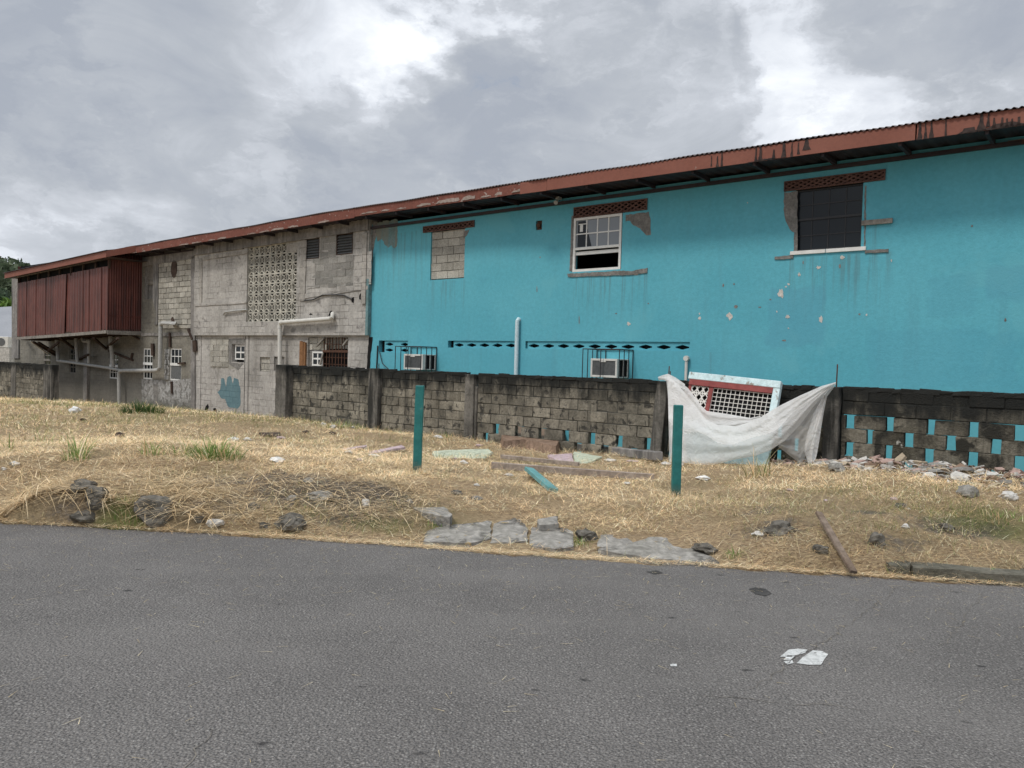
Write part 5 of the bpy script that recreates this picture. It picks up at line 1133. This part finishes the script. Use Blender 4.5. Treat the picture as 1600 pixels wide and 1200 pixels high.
mb.build('breeze_block', MT['whitemesh'], WP)
mb = MB(); pbox(mb, .02, .95, .10, .58, -.10, -.07); mb.build('panel_backing', MT['dark'], WP)
def resample(P, n_):
    P = np.array(P, float); d = np.concatenate([[0], np.cumsum(np.linalg.norm(np.diff(P[:, :2], axis=0), axis=1))]); q = np.linspace(0, d[-1], n_)
    return np.stack([np.interp(q, d, P[:, i]) for i in range(P.shape[1])], 1)
def sheet(tops, bots, nu, nv, fold, seed, mats, parent, name, bulge=.12, split=9):
    """cloth between two photo-traced edges, each point with its distance from the street wall, folded along its length"""
    A = resample(tops, nu); B = resample(bots, nu); vs = []
    for i in range(nu):
        for k in range(nv):
            q = k / (nv - 1); p = A[i] * (1 - q) + B[i] * q; u = i / (nu - 1)
            w = math.sin(math.pi * q) ** .7
            fo = fold * (math.sin(q * 11 + 1.6 * math.sin(u * 3 + seed)) * .5 + .22 * math.sin(q * 27 + u * 5 + seed) + .9 * float(vnoise(np.array([u * 6 + seed]), np.array([q * 5.]))[0]) * 2) * min(1, w * 1.6 + .25)
            vs.append(fp(p[0], p[1] + w * 0, p[2] + bulge * w + fo))
    fs = [(i * nv + k, (i + 1) * nv + k, (i + 1) * nv + k + 1, i * nv + k + 1) for i in range(nu - 1) for k in range(nv - 1)]
    mb = MB(); mb.add(vs, fs); mb.m = [1 if (f[0] % nv) / nv > split + .06 * math.sin(f[0] // nv * .21) else 0 for f in fs]; return mb.build(name, mats, parent, smooth=True)
PS = thing('plastic_sheet', 'torn white plastic sheet slung like a hammock from the block wall rebars', 'plastic sheet', tuple(fp(1150, 725, 3.5)))
sheet([(1043, 586, 3.0), (1054, 596, 3.05), (1070, 614, 3.12), (1088, 636, 3.2), (1104, 656, 3.3), (1120, 664, 3.35), (1150, 666, 3.35), (1180, 657, 3.3), (1216, 635, 3.2), (1250, 618, 3.1), (1284, 603, 3.02), (1306, 597, 2.98)],
      [(1046, 722, 3.55), (1068, 728, 3.6), (1092, 730, 3.62), (1115, 726, 3.62), (1149, 718, 3.6), (1182, 712, 3.58), (1205, 703, 3.5), (1227, 688, 3.4), (1250, 664, 3.25), (1272, 634, 3.1), (1295, 609, 3.0), (1306, 601, 2.98)], 110, 46, .034, 1.0, [MT['plastic'], MT['plastic_thin']], PS, 'main_sheet', .10, .50)
sheet([(1054, 592, 2.98), (1075, 606, 3.0), (1096, 634, 3.08), (1104, 642, 3.1), (1138, 647, 3.12), (1172, 653, 3.12), (1188, 650, 3.12)],
      [(1060, 606, 3.05), (1080, 634, 3.08), (1098, 658, 3.15), (1114, 668, 3.2), (1140, 672, 3.2), (1172, 664, 3.2), (1192, 655, 3.15)], 60, 12, .02, 4.0, MT['plastic'], PS, 'back_layer', .02)
sheet([(1028, 589, 2.96), (1036, 586, 2.98), (1044, 584, 2.96), (1056, 590, 2.96), (1070, 600, 2.97)],
      [(1029, 594, 3.0), (1037, 594, 3.06), (1044, 596, 3.08), (1056, 606, 3.06), (1072, 612, 3.02)], 40, 8, .02, 2.0, MT['plastic'], PS, 'knotted_corner', .03)
sheet([(1041, 594, 3.04), (1043, 612, 3.08), (1045, 640, 3.15), (1047, 665, 3.3), (1048, 690, 3.45), (1045, 722, 3.55)],
      [(1056, 598, 3.06), (1062, 620, 3.14), (1066, 645, 3.22), (1068, 670, 3.36), (1072, 695, 3.5), (1074, 726, 3.58)], 50, 12, .03, 7.0, MT['plastic'], PS, 'hanging_edge', .04)
sheet([(1218, 690, 3.35), (1232, 682, 3.3), (1252, 660, 3.2), (1272, 634, 3.08), (1288, 616, 3.0)],
      [(1216, 698, 3.3), (1234, 712, 3.3), (1252, 725, 3.28), (1272, 690, 3.15), (1290, 622, 3.0)], 44, 20, .02, 3.0, MT['plastic_clear'], PS, 'clear_flap', .03)
sheet([(1300, 604, 2.98), (1286, 618, 3.0), (1270, 650, 3.08), (1259, 686, 3.16), (1257, 706, 3.2), (1266, 734, 3.2)],
      [(1304, 604, 2.98), (1292, 620, 3.0), (1286, 650, 3.06), (1280, 690, 3.12), (1276, 712, 3.16), (1268, 736, 3.2)], 44, 10, .015, 5.0, MT['plastic'], PS, 'torn_tail', .03)

# ------------------------------------------------------------------ rubble at the foot of the openwork wall
kinds = ['r_white', 'r_white', 'r_white', 'r_grey', 'r_grey', 'r_pink', 'r_tan', 'r_brown', 'r_pink']
words = {'r_white': 'whitish', 'r_grey': 'grey', 'r_pink': 'pinkish', 'r_tan': 'tan', 'r_brown': 'brown'}
def pile(s_): return float(np.interp(s_, [fx(1180), fx(1290), fx(1400), fx(1560), 3], [.0, .05, .12, .10, .10]))
def wdt(s_): return float(np.interp(s_, [fx(1180), fx(1330), fx(1400), fx(1500), fx(1600), 4], [.3, .75, 1.05, 1.5, 1.9, 2.0]))
for i in range(296):
    s_ = fx(1195) + (4.2 - fx(1195)) * random.random() ** 1.15; q = random.random() ** 1.2; y = -FOFF - .08 - q * wdt(s_); p = fw(s_, y, 0); z = float(hz(p[0], p[1])[0]) + pile(s_) * (1 - q) + .02
    k = random.choice(kinds); L = random.uniform(.045, .13) * (1 if random.random() < .88 else 1.5); n_ = random.randint(4, 6); a0 = random.random() * 6.3
    ring = [(L * random.uniform(.6, 1.1) * math.cos(a0 + 6.283 * j / n_), L * .65 * random.uniform(.6, 1.1) * math.sin(a0 + 6.283 * j / n_)) for j in range(n_)]; th = random.uniform(.012, .05)
    rx = Matrix.Rotation(random.gauss(0, .38), 3, 'X') @ Matrix.Rotation(random.gauss(0, .38), 3, 'Y'); vs = [rx @ Vector((x, y_, zz)) for zz in (th / 2, -th / 2) for x, y_ in ring]
    mb = MB(); mb.add([(p[0] + v.x, p[1] + v.y, z + v.z) for v in vs], [tuple(range(n_)), tuple(range(2 * n_ - 1, n_ - 1, -1))] + [(j, j + n_, (j + 1) % n_ + n_, (j + 1) % n_) for j in range(n_)])
    wthing(mb, 'rubble_piece', MT[k], 'broken %s shard of plaster or tile in the rubble along the openwork wall' % words[k], 'rubble piece', (p[0], p[1], z), 'broken %s shards along the wall' % words[k])
mb = MB()
for i in range(5200):
    s_ = fx(1060) + (4.5 - fx(1060)) * random.random(); q = random.random(); y = -FOFF - .05 - q * (wdt(max(s_, fx(1180))) * 1.1 + .05); p = fw(s_, y, 0); z = float(pile(max(s_, fx(1180)))) * (1 - q)
    L = random.uniform(.015, .065); mb.add([(p[0] + random.uniform(-L, L), p[1] + random.uniform(-L, L), z + random.uniform(-.1, .6) * L) for _ in range(4)], [(0, 1, 2), (0, 2, 3), (0, 3, 1), (1, 3, 2)], random.randrange(5))
xy = np.array([v[:2] for v in mb.v]); zz = hz(xy[:, 0], xy[:, 1]); mb.v = [(v[0], v[1], v[2] + float(z)) for v, z in zip(mb.v, zz)]
o = mb.build('rubble', [MT[k] for k in ('r_white', 'r_grey', 'r_pink', 'r_tan', 'r_brown')]); o['kind'] = 'stuff'; o['label'] = 'small broken bits of masonry'
# litter
def litter(px, py, w, h, label, mat='s_white', group=None, name='plastic_scrap'):
    g = gp(px, py + h / 2); d = np.linalg.norm((g - CAM)[:2]); sx, sz = w * d / FPX / 2, h * d / FPX / 2; mb = MB()
    bm = bmesh.new(); bmesh.ops.create_icosphere(bm, subdivisions=2, radius=1); sd_ = random.random() * 50; vs = []
    for v in bm.verts:
        f = 1 + .9 * float(vnoise(np.array([v.co.x * 2.2 + sd_]), np.array([v.co.y * 2.2 + v.co.z * 3 + sd_]))[0]); vs.append((g[0] + v.co.x * sx * f, g[1] + v.co.y * sx * .8 * f, g[2] + sz * .7 + v.co.z * sz * f))
    bm.verts.index_update(); mb.add(vs, [[v.index for v in f.verts] for f in bm.faces]); bm.free()
    return wthing(mb, name, MT[mat], label, 'litter', g, group)
litter(117, 640, 15, 11, 'white plastic tub lying near the left end of the grey building', 'white_frame')
litter(432, 718, 24, 8, 'crumpled white plastic bag on the straw above the bare soil', 'white_frame')
litter(1100, 747, 20, 7, 'crushed clear bottle on the grass right of the front green post', 'white_frame')
litter(1184, 834, 16, 7, 'white scrap on the right bank beside the buried boulder')
for px, py, w, h in [(364, 686, 18, 6), (386, 686, 13, 5), (23, 724, 15, 6), (6, 733, 7, 5), (439, 684, 15, 4), (545, 706, 13, 5), (584, 711, 17, 5), (563, 718, 11, 4), (712, 716, 6, 3), (724, 722, 14, 6), (1396, 779, 11, 4), (1234, 765, 9, 4), (1420, 796, 5, 3), (748, 696, 12, 4), (795, 741, 14, 4), (980, 755, 12, 4), (1040, 724, 16, 5), (955, 719, 18, 5), (988, 720, 20, 4), (1290, 782, 6, 3)]:
    litter(px, py, w, h, 'small pale scrap lying on the dry grass of the lot', 's_white' if random.random() < .7 else 's_pink', 'pale scraps on the dry grass')
for px, py, w, h in [(505, 662, 8, 5), (520, 666, 10, 5), (540, 664, 9, 4), (551, 668, 8, 4), (560, 664, 7, 4), (530, 660, 6, 4), (685, 683, 14, 6), (745, 757, 10, 4), (1062, 726, 14, 5)]:
    litter(px, py, w, h, 'small pale scrap lying on the dry grass of the lot', 's_white', 'pale scraps on the dry grass')
for px, py, w, h, lab in [(187, 680, 14, 7, 'dark clod lying on the pale grass left of the weeds'), (478, 675, 12, 5, 'dark clod before the plain block wall, left one of two'), (520, 676, 10, 5, 'dark clod before the plain block wall, right one of two'), (130, 656, 9, 4, 'dark clod on the grass before the enclosed balcony')]:
    litter(px, py, w, h, lab, 'wood_dark', 'dark clods on the grass', 'clod')

# ------------------------------------------------------------------ grass, straw and weeds
def blades(base, az, el, L, W, col, nseg=2, curl=.5):
    """ribbons: base (n,3), heading, rise angle, length, width, colour; curl bends the tip down or up"""
    n_ = len(base); d = np.stack([np.cos(az), np.sin(az)], 1); side = np.stack([-np.sin(az), np.cos(az), np.zeros(n_)], 1)
    V = np.zeros((n_, nseg + 1, 2, 3)); p = base.copy(); e = el.copy()
    for i in range(nseg + 1):
        w = W * (1 - .75 * i / nseg) * .5; V[:, i, 0] = p - side * w[:, None]; V[:, i, 1] = p + side * w[:, None]
        st = L / nseg; p = p + np.column_stack([d * (np.cos(e) * st)[:, None], np.sin(e) * st]); e = e - curl
    V = V.reshape(n_, -1, 3); k = (nseg + 1) * 2
    q = np.array([[2 * i, 2 * i + 1, 2 * i + 3, 2 * i + 2] for i in range(nseg)]); Q = (np.arange(n_)[:, None, None] * k + q[None]).reshape(-1, 4)
    return V.reshape(-1, 3), Q, np.repeat(col, k, axis=0)
def pal(n_, cols, probs, var=.25):
    c = np.array(cols)[rng.choice(len(cols), n_, p=np.array(probs) / sum(probs))]
    return np.clip(c * (1 + rng.uniform(-var, var, (n_, 1))), 0, 1)
STRAW = [(.86, .64, .385), (.93, .78, .55), (.70, .48, .265), (.25, .175, .105), (.54, .50, .28)]
def scatter(n_, y0, y1, half):
    Y = np.exp(rng.uniform(math.log(y0), math.log(y1), n_)); X = rng.uniform(-half, half, n_) * Y; return X, Y
N = 520000
X, Y = scatter(N, 5.2, 40, .86)
u = Y - ye(X); pn = X * _n[0] + Y * _n[1]
soil = zone(X, Y, SOILZ); green = zone(X, Y, GREENZ)
keep = (u > .02) & (pn < FD - .03) & (rng.random(N) > soil * .68) & (rng.random(N) < .35 + 1.6 * np.clip(.36 + 1.7 * (vnoise(X * 2.1 + 40, Y * 2.1) + .7 * vnoise(X * 6.3, Y * 6.3 + 11)), 0, 1))
# keep the slabs clear
for poly in ([(660, 840), (676, 815), (768, 811), (809, 808), (826, 827), (896, 824), (897, 850), (800, 845), (735, 845)], [(935, 857), (937, 838), (990, 834), (1046, 838), (1078, 851), (1124, 866), (1124, 876), (1012, 868)]):
    P = np.array([at_z(x, y, .06)[:2] for x, y in poly]); ins = np.zeros(N, bool); j = len(P) - 1
    for i in range(len(P)):
        c = ((P[i, 1] > Y) != (P[j, 1] > Y)) & (X < (P[j, 0] - P[i, 0]) * (Y - P[i, 1]) / (P[j, 1] - P[i, 1] + 1e-9) + P[i, 0]); ins ^= c; j = i
    keep &= ~ins | (rng.random(N) < .12)
X, Y, green, u = X[keep], Y[keep], green[keep], u[keep]; n_ = len(X)
Z = hz(X, Y); dist = np.hypot(X, Y); sc_ = np.clip(dist / 9, .8, 3.2)
isg = rng.random(n_) < green * .75 + .03
col = pal(n_, STRAW, [4, 2.4, 2.8, 1.5, .8], .35)
patch = vnoise(X * .9 + 20, Y * .9) + .6 * vnoise(X * 2.7, Y * 2.7 + 8); col *= np.clip(1.12 + .55 * patch + .5 * vnoise(X * 7.3 + 5, Y * 7.3) + .4 * vnoise(X * 19 + 2, Y * 19), .3, 1.5)[:, None]
br = np.clip(zone(X, Y, BROWNZ) + .5 * patch * (zone(X, Y, BROWNZ) > .15), 0, 1)[:, None]; col = col * (1 - br) + col * np.array([.58, .60, .58]) * br
col[isg] = pal(int(isg.sum()), [(.12, .17, .04), (.20, .23, .07), (.28, .27, .10)], [2, 2, 2], .3)
el = np.abs(rng.normal(.10, .30, n_)); el[isg] = rng.uniform(.4, 1.3, int(isg.sum()))
L = (.035 + .14 * rng.random(n_) ** 1.7) * (1 + .25 * sc_); L[isg] *= .7
W = rng.uniform(.002, .0042, n_) * sc_
b = np.column_stack([X, Y, Z + rng.uniform(.0, .03, n_)])
V, Q, Cc = blades(b, rng.uniform(0, 6.283, n_), el, L, W, col, 2, .25)
o = np_mesh('dry_grass', V, Q, MT['straw'], False, {'tint': Cc}); o['kind'] = 'stuff'; o['label'] = 'mown dry straw coloured grass'
# long straw stalks thrown over the left bank
n_ = 7500; P = []
while len(P) < n_:
    px = random.uniform(-140, 330) if random.random() < .62 else random.uniform(250, 680); py = random.uniform(705, 832)
    if py > 818 + .06 * px: continue
    P.append(at_z(px, py, .0 if py > 800 else .2)[:2])
P = np.array(P); P[:, 1] = np.maximum(P[:, 1], ye(P[:, 0]) + .12); Z = hz(P[:, 0], P[:, 1]); L = .09 + .42 * rng.random(n_) ** 2.0; az = rng.normal(.25, .9, n_) + np.where(rng.random(n_) < .5, 0, math.pi)
V, Q, Cc = blades(np.column_stack([P, Z + rng.uniform(.01, .10, n_)]), az, rng.normal(.08, .18, n_), L, rng.uniform(.003, .008, n_), pal(n_, [(.82, .67, .44), (.70, .53, .31), (.40, .29, .16)], [2.5, 3, 2], .2), 6, .06)
o = np_mesh('straw', V, Q, MT['straw'], False, {'tint': Cc}); o['kind'] = 'stuff'; o['label'] = 'long dry stalks thrown over the bank'
# straw bits blown over the asphalt
n_ = 1700; X = rng.uniform(-7, 7, n_); Y = ye(X) - np.abs(rng.exponential(1.1, n_)) - .01; k = Y > -2; X, Y = X[k], Y[k]; n_ = len(X)
V, Q, Cc = blades(np.column_stack([X, Y, np.full(n_, .006)]), rng.uniform(0, 6.28, n_), rng.normal(.0, .04, n_) + .03, rng.uniform(.015, .09, n_), rng.uniform(.002, .004, n_), pal(n_, [(.55, .47, .32), (.45, .36, .22)], [1, 1], .25), 2, .03)
o = np_mesh('straw_litter', V, Q, MT['straw'], False, {'tint': Cc}); o['kind'] = 'stuff'; o['label'] = 'bits of straw on the asphalt'
n_ = 9000; X = rng.uniform(-8, 7, n_); Y = ye(X) + rng.normal(0.02, .035, n_)
V, Q, Cc = blades(np.column_stack([X, Y, rng.uniform(.0, .02, n_)]), rng.normal(0, .7, n_), rng.normal(.05, .12, n_), rng.uniform(.03, .10, n_), rng.uniform(.002, .005, n_), pal(n_, STRAW, [3, 3, 2, 1, 1], .25), 2, .1)
o = np_mesh('straw_fringe', V, Q, MT['straw'], False, {'tint': Cc}); o['kind'] = 'stuff'; o['label'] = 'fringe of straw along the road edge'
GC = [(.13, .23, .055), (.19, .29, .075), (.28, .36, .12)]
def tuft(px, py, hpx, wpx, n_, label, name='grass_tuft', cols=GC, cat='grass tuft', lean=0.0, wide=1.0, group=None, dry=.2):
    g = gp(px, py); d = np.linalg.norm((g - CAM)[:2]); h = hpx * d / FPX; w = wpx * d / FPX / 2
    r = rng.uniform(0, 1, n_) ** .75; a = rng.uniform(0, 6.283, n_); bx = g[0] + r * w * np.cos(a); by = g[1] + r * w * .6 * np.sin(a); bz = hz(bx, by) - .01
    col = pal(n_, cols, [1] * len(cols), .25); k = rng.random(n_) < dry; col[k] = pal(int(k.sum()), STRAW[:3], [1, 1, 1], .2)
    az = a + rng.normal(0, .8, n_); el = rng.uniform(.85, 1.5, n_)
    az = np.where(rng.random(n_) < abs(lean), 0.0 if lean > 0 else math.pi, az)
    V, Q, Cc = blades(np.column_stack([bx, by, bz]) - g, az, el, h * rng.uniform(.45, 1.2, n_) * (1.1 - .65 * r ** 2), rng.uniform(.008, .018, n_) * wide * max(1, d / 12), col, 4, .16)
    o = np_mesh(name, V, Q, MT['plant'], False, {'tint': Cc}); o.location = g; return tag(o, label, cat, group)
tuft(122, 718, 40, 40, 60, 'fresh green grass tuft on the left bank, its middle clump')
tuft(14, 706, 44, 22, 12, 'few tall green blades at the far left of the bank')
tuft(68, 693, 26, 50, 14, 'sparse slanting green blades behind the left bank', lean=.7)
tuft(237, 711, 30, 34, 40, 'small green tuft left of the broadest tuft')
tuft(290, 714, 32, 42, 70, 'leaning green tuft touching the broadest tuft', lean=.3)
tuft(338, 720, 38, 80, 260, 'broadest green grass tuft on top of the bank', dry=.25, wide=1.25)
tuft(1186, 745, 56, 44, 46, 'tall straggly yellow green weed in front of the hanging plastic sheet', 'weed', [(.20, .24, .10), (.34, .33, .16), (.42, .36, .19)], 'weed', dry=.4)
tuft(222, 646, 20, 66, 420, 'dark green weed clump at the foot of the grey building', 'weed_clump', [(.035, .075, .02), (.05, .10, .03), (.08, .13, .04)], 'weed', wide=.8, dry=.02)
tuft(476, 655, 14, 26, 70, 'green weeds at the left end pillar of the block wall', 'weed_clump', GC, 'weed', wide=.5, dry=.1)
tuft(532, 668, 15, 80, 200, 'pale green weeds along the first plain wall panel', 'weed_clump', GC + [(.34, .36, .22)], 'weed', wide=.5, dry=.25)
tuft(612, 672, 14, 50, 90, 'thin weeds right of the second wall pillar', 'weed_clump', GC, 'weed', wide=.5, dry=.4)
tuft(695, 684, 9, 36, 60, 'low weeds before the third wall pillar', 'weed_clump', GC, 'weed', wide=.5, dry=.5)
tuft(906, 853, 14, 34, 60, 'small green tuft in the hollow between the broken slabs', wide=.5)
tuft(1146, 870, 16, 34, 70, 'green tuft at the road edge right of the broken slabs', wide=.5)
tuft(200, 812, 17, 66, 260, 'bright green grass at the road edge beside the largest boulder', wide=.45, dry=.1)
tuft(1395, 900, 20, 26, 26, 'small tuft at the left end of the kerb', wide=.5, dry=.5)
tuft(1546, 908, 20, 20, 26, 'single tuft growing in front of the kerb', wide=.6, dry=.3)
tuft(760, 842, 8, 16, 26, 'tiny tuft in the joint beside the pale cracked slab', wide=.4)
tuft(680, 828, 14, 40, 60, 'green tuft at the left edge of the large slab', wide=.5)
tuft(1560, 812, 14, 90, 120, 'yellow green grass tuft on the right bank', wide=.5, dry=.4)
tuft(652, 741, 16, 34, 60, 'dry straw standing round the foot of the rear green post', wide=.4, cols=STRAW[:3])
tuft(1057, 779, 18, 36, 70, 'dry straw standing round the foot of the front green post', wide=.4, cols=STRAW[:3])
tuft(480, 800, 9, 60, 70, 'low green grass in the bare soil', wide=.4, dry=.4)

# ------------------------------------------------------------------ far left: neighbouring roof, wooded hill
hv = []; HX = np.linspace(-420, 40, 70); HY = np.linspace(150, 420, 30)
hh = lambda x, y: np.clip((y - 150) / 90, 0, 1) ** .8 * (25 + 6 * np.sin(x * .021 + 1.0) + 6 * np.sin(x * .05 + y * .02)) * np.clip((60 - x) / 160, 0, 1) - 1.5
gx, gy = np.meshgrid(HX, HY); hv = np.stack([gx.ravel(), gy.ravel(), hh(gx, gy).ravel()], 1)
idx = np.arange(70 * 30).reshape(30, 70); hq = np.stack([idx[:-1, :-1], idx[:-1, 1:], idx[1:, 1:], idx[1:, :-1]], -1).reshape(-1, 4)
MT['hill'] = surf('wooded hill soil', (.03, .045, .02), (.05, .065, .028), .05, .95, .05, 0)
struct(np_mesh('hill', hv, hq, MT['hill']))
n_ = 420; tx = rng.uniform(-330, -60, n_); ty = rng.uniform(160, 300, n_); tz = hh(tx, ty); V = []; Cc = []
for x, y, z in zip(tx, ty, tz):
    r = rng.uniform(3, 6.5); m_ = 130; v = rng.normal(0, 1, (m_, 3)); v /= np.linalg.norm(v, axis=1)[:, None]; v *= (rng.uniform(.5, 1.0, (m_, 1)) ** .5); c = np.array([x, y, z + r * .9]) + v * [r, r, r * .8]
    t1 = rng.normal(0, 1, (m_, 3)); t1 /= np.linalg.norm(t1, axis=1)[:, None]; t2 = np.cross(t1, rng.normal(0, 1, (m_, 3))); t2 /= np.linalg.norm(t2, axis=1)[:, None]; s_ = rng.uniform(.5, 1.1, (m_, 1))
    V.append(np.stack([c - t1 * s_ - t2 * s_ * .6, c + t1 * s_ - t2 * s_ * .6, c + t1 * s_ + t2 * s_ * .6, c - t1 * s_ + t2 * s_ * .6], 1).reshape(-1, 3))
    cc = np.array([(.075, .11, .065), (.09, .12, .07), (.11, .135, .08)])[rng.integers(3)] * (1 + rng.uniform(-.3, .3, (m_, 1))); Cc.append(np.repeat(cc, 4, axis=0))  # leaf greens lightened to stand in for haze over the distance
V = np.concatenate(V); Cc = np.concatenate(Cc); o = np_mesh('forest', V, np.arange(len(V)).reshape(-1, 4), MT['plant'], False, {'tint': Cc}); o['kind'] = 'stuff'; o['label'] = 'dense green woods on the far hill'
def at_d(px, py, depth): d = ray(px, py); return CAM + d * (depth / (d @ _F))
NB = thing('neighbour_house', 'low house with a grey sheet roof at the far left edge beside the balcony', 'house', tuple(at_d(0, 560, 62)), frame=False)
a = at_d(-160, 490, 62); b = at_d(30, 478, 66); c = at_d(30, 533, 60); d = at_d(-160, 545, 56)
mb = MB(); mb.add([a, b, c, d, a - va(0, 0, .15), b - va(0, 0, .15), c - va(0, 0, .15), d - va(0, 0, .15)], [(0, 3, 2, 1), (4, 5, 6, 7), (3, 7, 6, 2), (2, 6, 5, 1), (0, 4, 7, 3), (0, 1, 5, 4)]); MT['grey_roof'] = surf('grey roof sheet', (.22, .23, .25), (.27, .28, .30), .3, .6, .3, 0); mb.build('roof', MT['grey_roof'], NB)
mb = MB(); 
mb.add([d + va(0, .6, 0), c + va(-.3, .6, 0), c + va(-.3, .6, -5), d + va(0, .6, -5), d + va(0, 7, 0), c + va(-.3, 7, 0), c + va(-.3, 7, -5), d + va(0, 7, -5)], [(0, 3, 2, 1), (4, 5, 6, 7), (1, 2, 6, 5), (0, 4, 7, 3)]); mb.build('wall', MT['r_white'], NB)
CU = at_d(4, 556, 50); UO = thing('condenser_unit', 'white outdoor condenser unit below the grey roof at the far left edge', 'air conditioner', tuple(CU), frame=False)
mb = MB(); p = CU; mb.box(p[0] - .8, p[0] + .35, p[1], p[1] + .4, p[2] + .55, p[2] + 1.25); mb.build('casing', MT['acwhite'], UO, bevel=.02)
mb = MB(); mb.tube([(p[0] - .1, p[1] - .02, p[2] + .9), (p[0] - .1, p[1] + .01, p[2] + .9)], .26, 20); mb.build('fan_grille', MT['grille'], UO)
mb = MB(); mb.box(p[0] - 4, p[0] + .5, p[1] - .1, p[1] + .6, p[2] - 3, p[2] + .52); mb.build('stand_wall', MT['r_white'], UO)
# banana plants before the hill
for px, w, h, lab in [(6, 26, 20, 'bright green broad leaved plant left of the building end, nearer the frame edge'), (20, 18, 14, 'small bright green plant touching the left end of the grey building')]:
    base = at_d(px, 478, 75); n_ = 60; az = rng.uniform(0, 6.28, n_); col = pal(n_, [(.14, .24, .05), (.22, .32, .08), (.10, .17, .04)], [1, 1, 1], .2)
    V, Q, Cc = blades(np.column_stack([rng.normal(0, .6, n_), rng.normal(0, .4, n_), rng.uniform(-.8, .2, n_)]), az, rng.uniform(.5, 1.3, n_), rng.uniform(.8, 1.4, n_), rng.uniform(.2, .34, n_), col, 5, .25)
    o = np_mesh('banana_plant', V, Q, MT['plant'], False, {'tint': Cc}); o.location = base; tag(o, lab, 'plant')
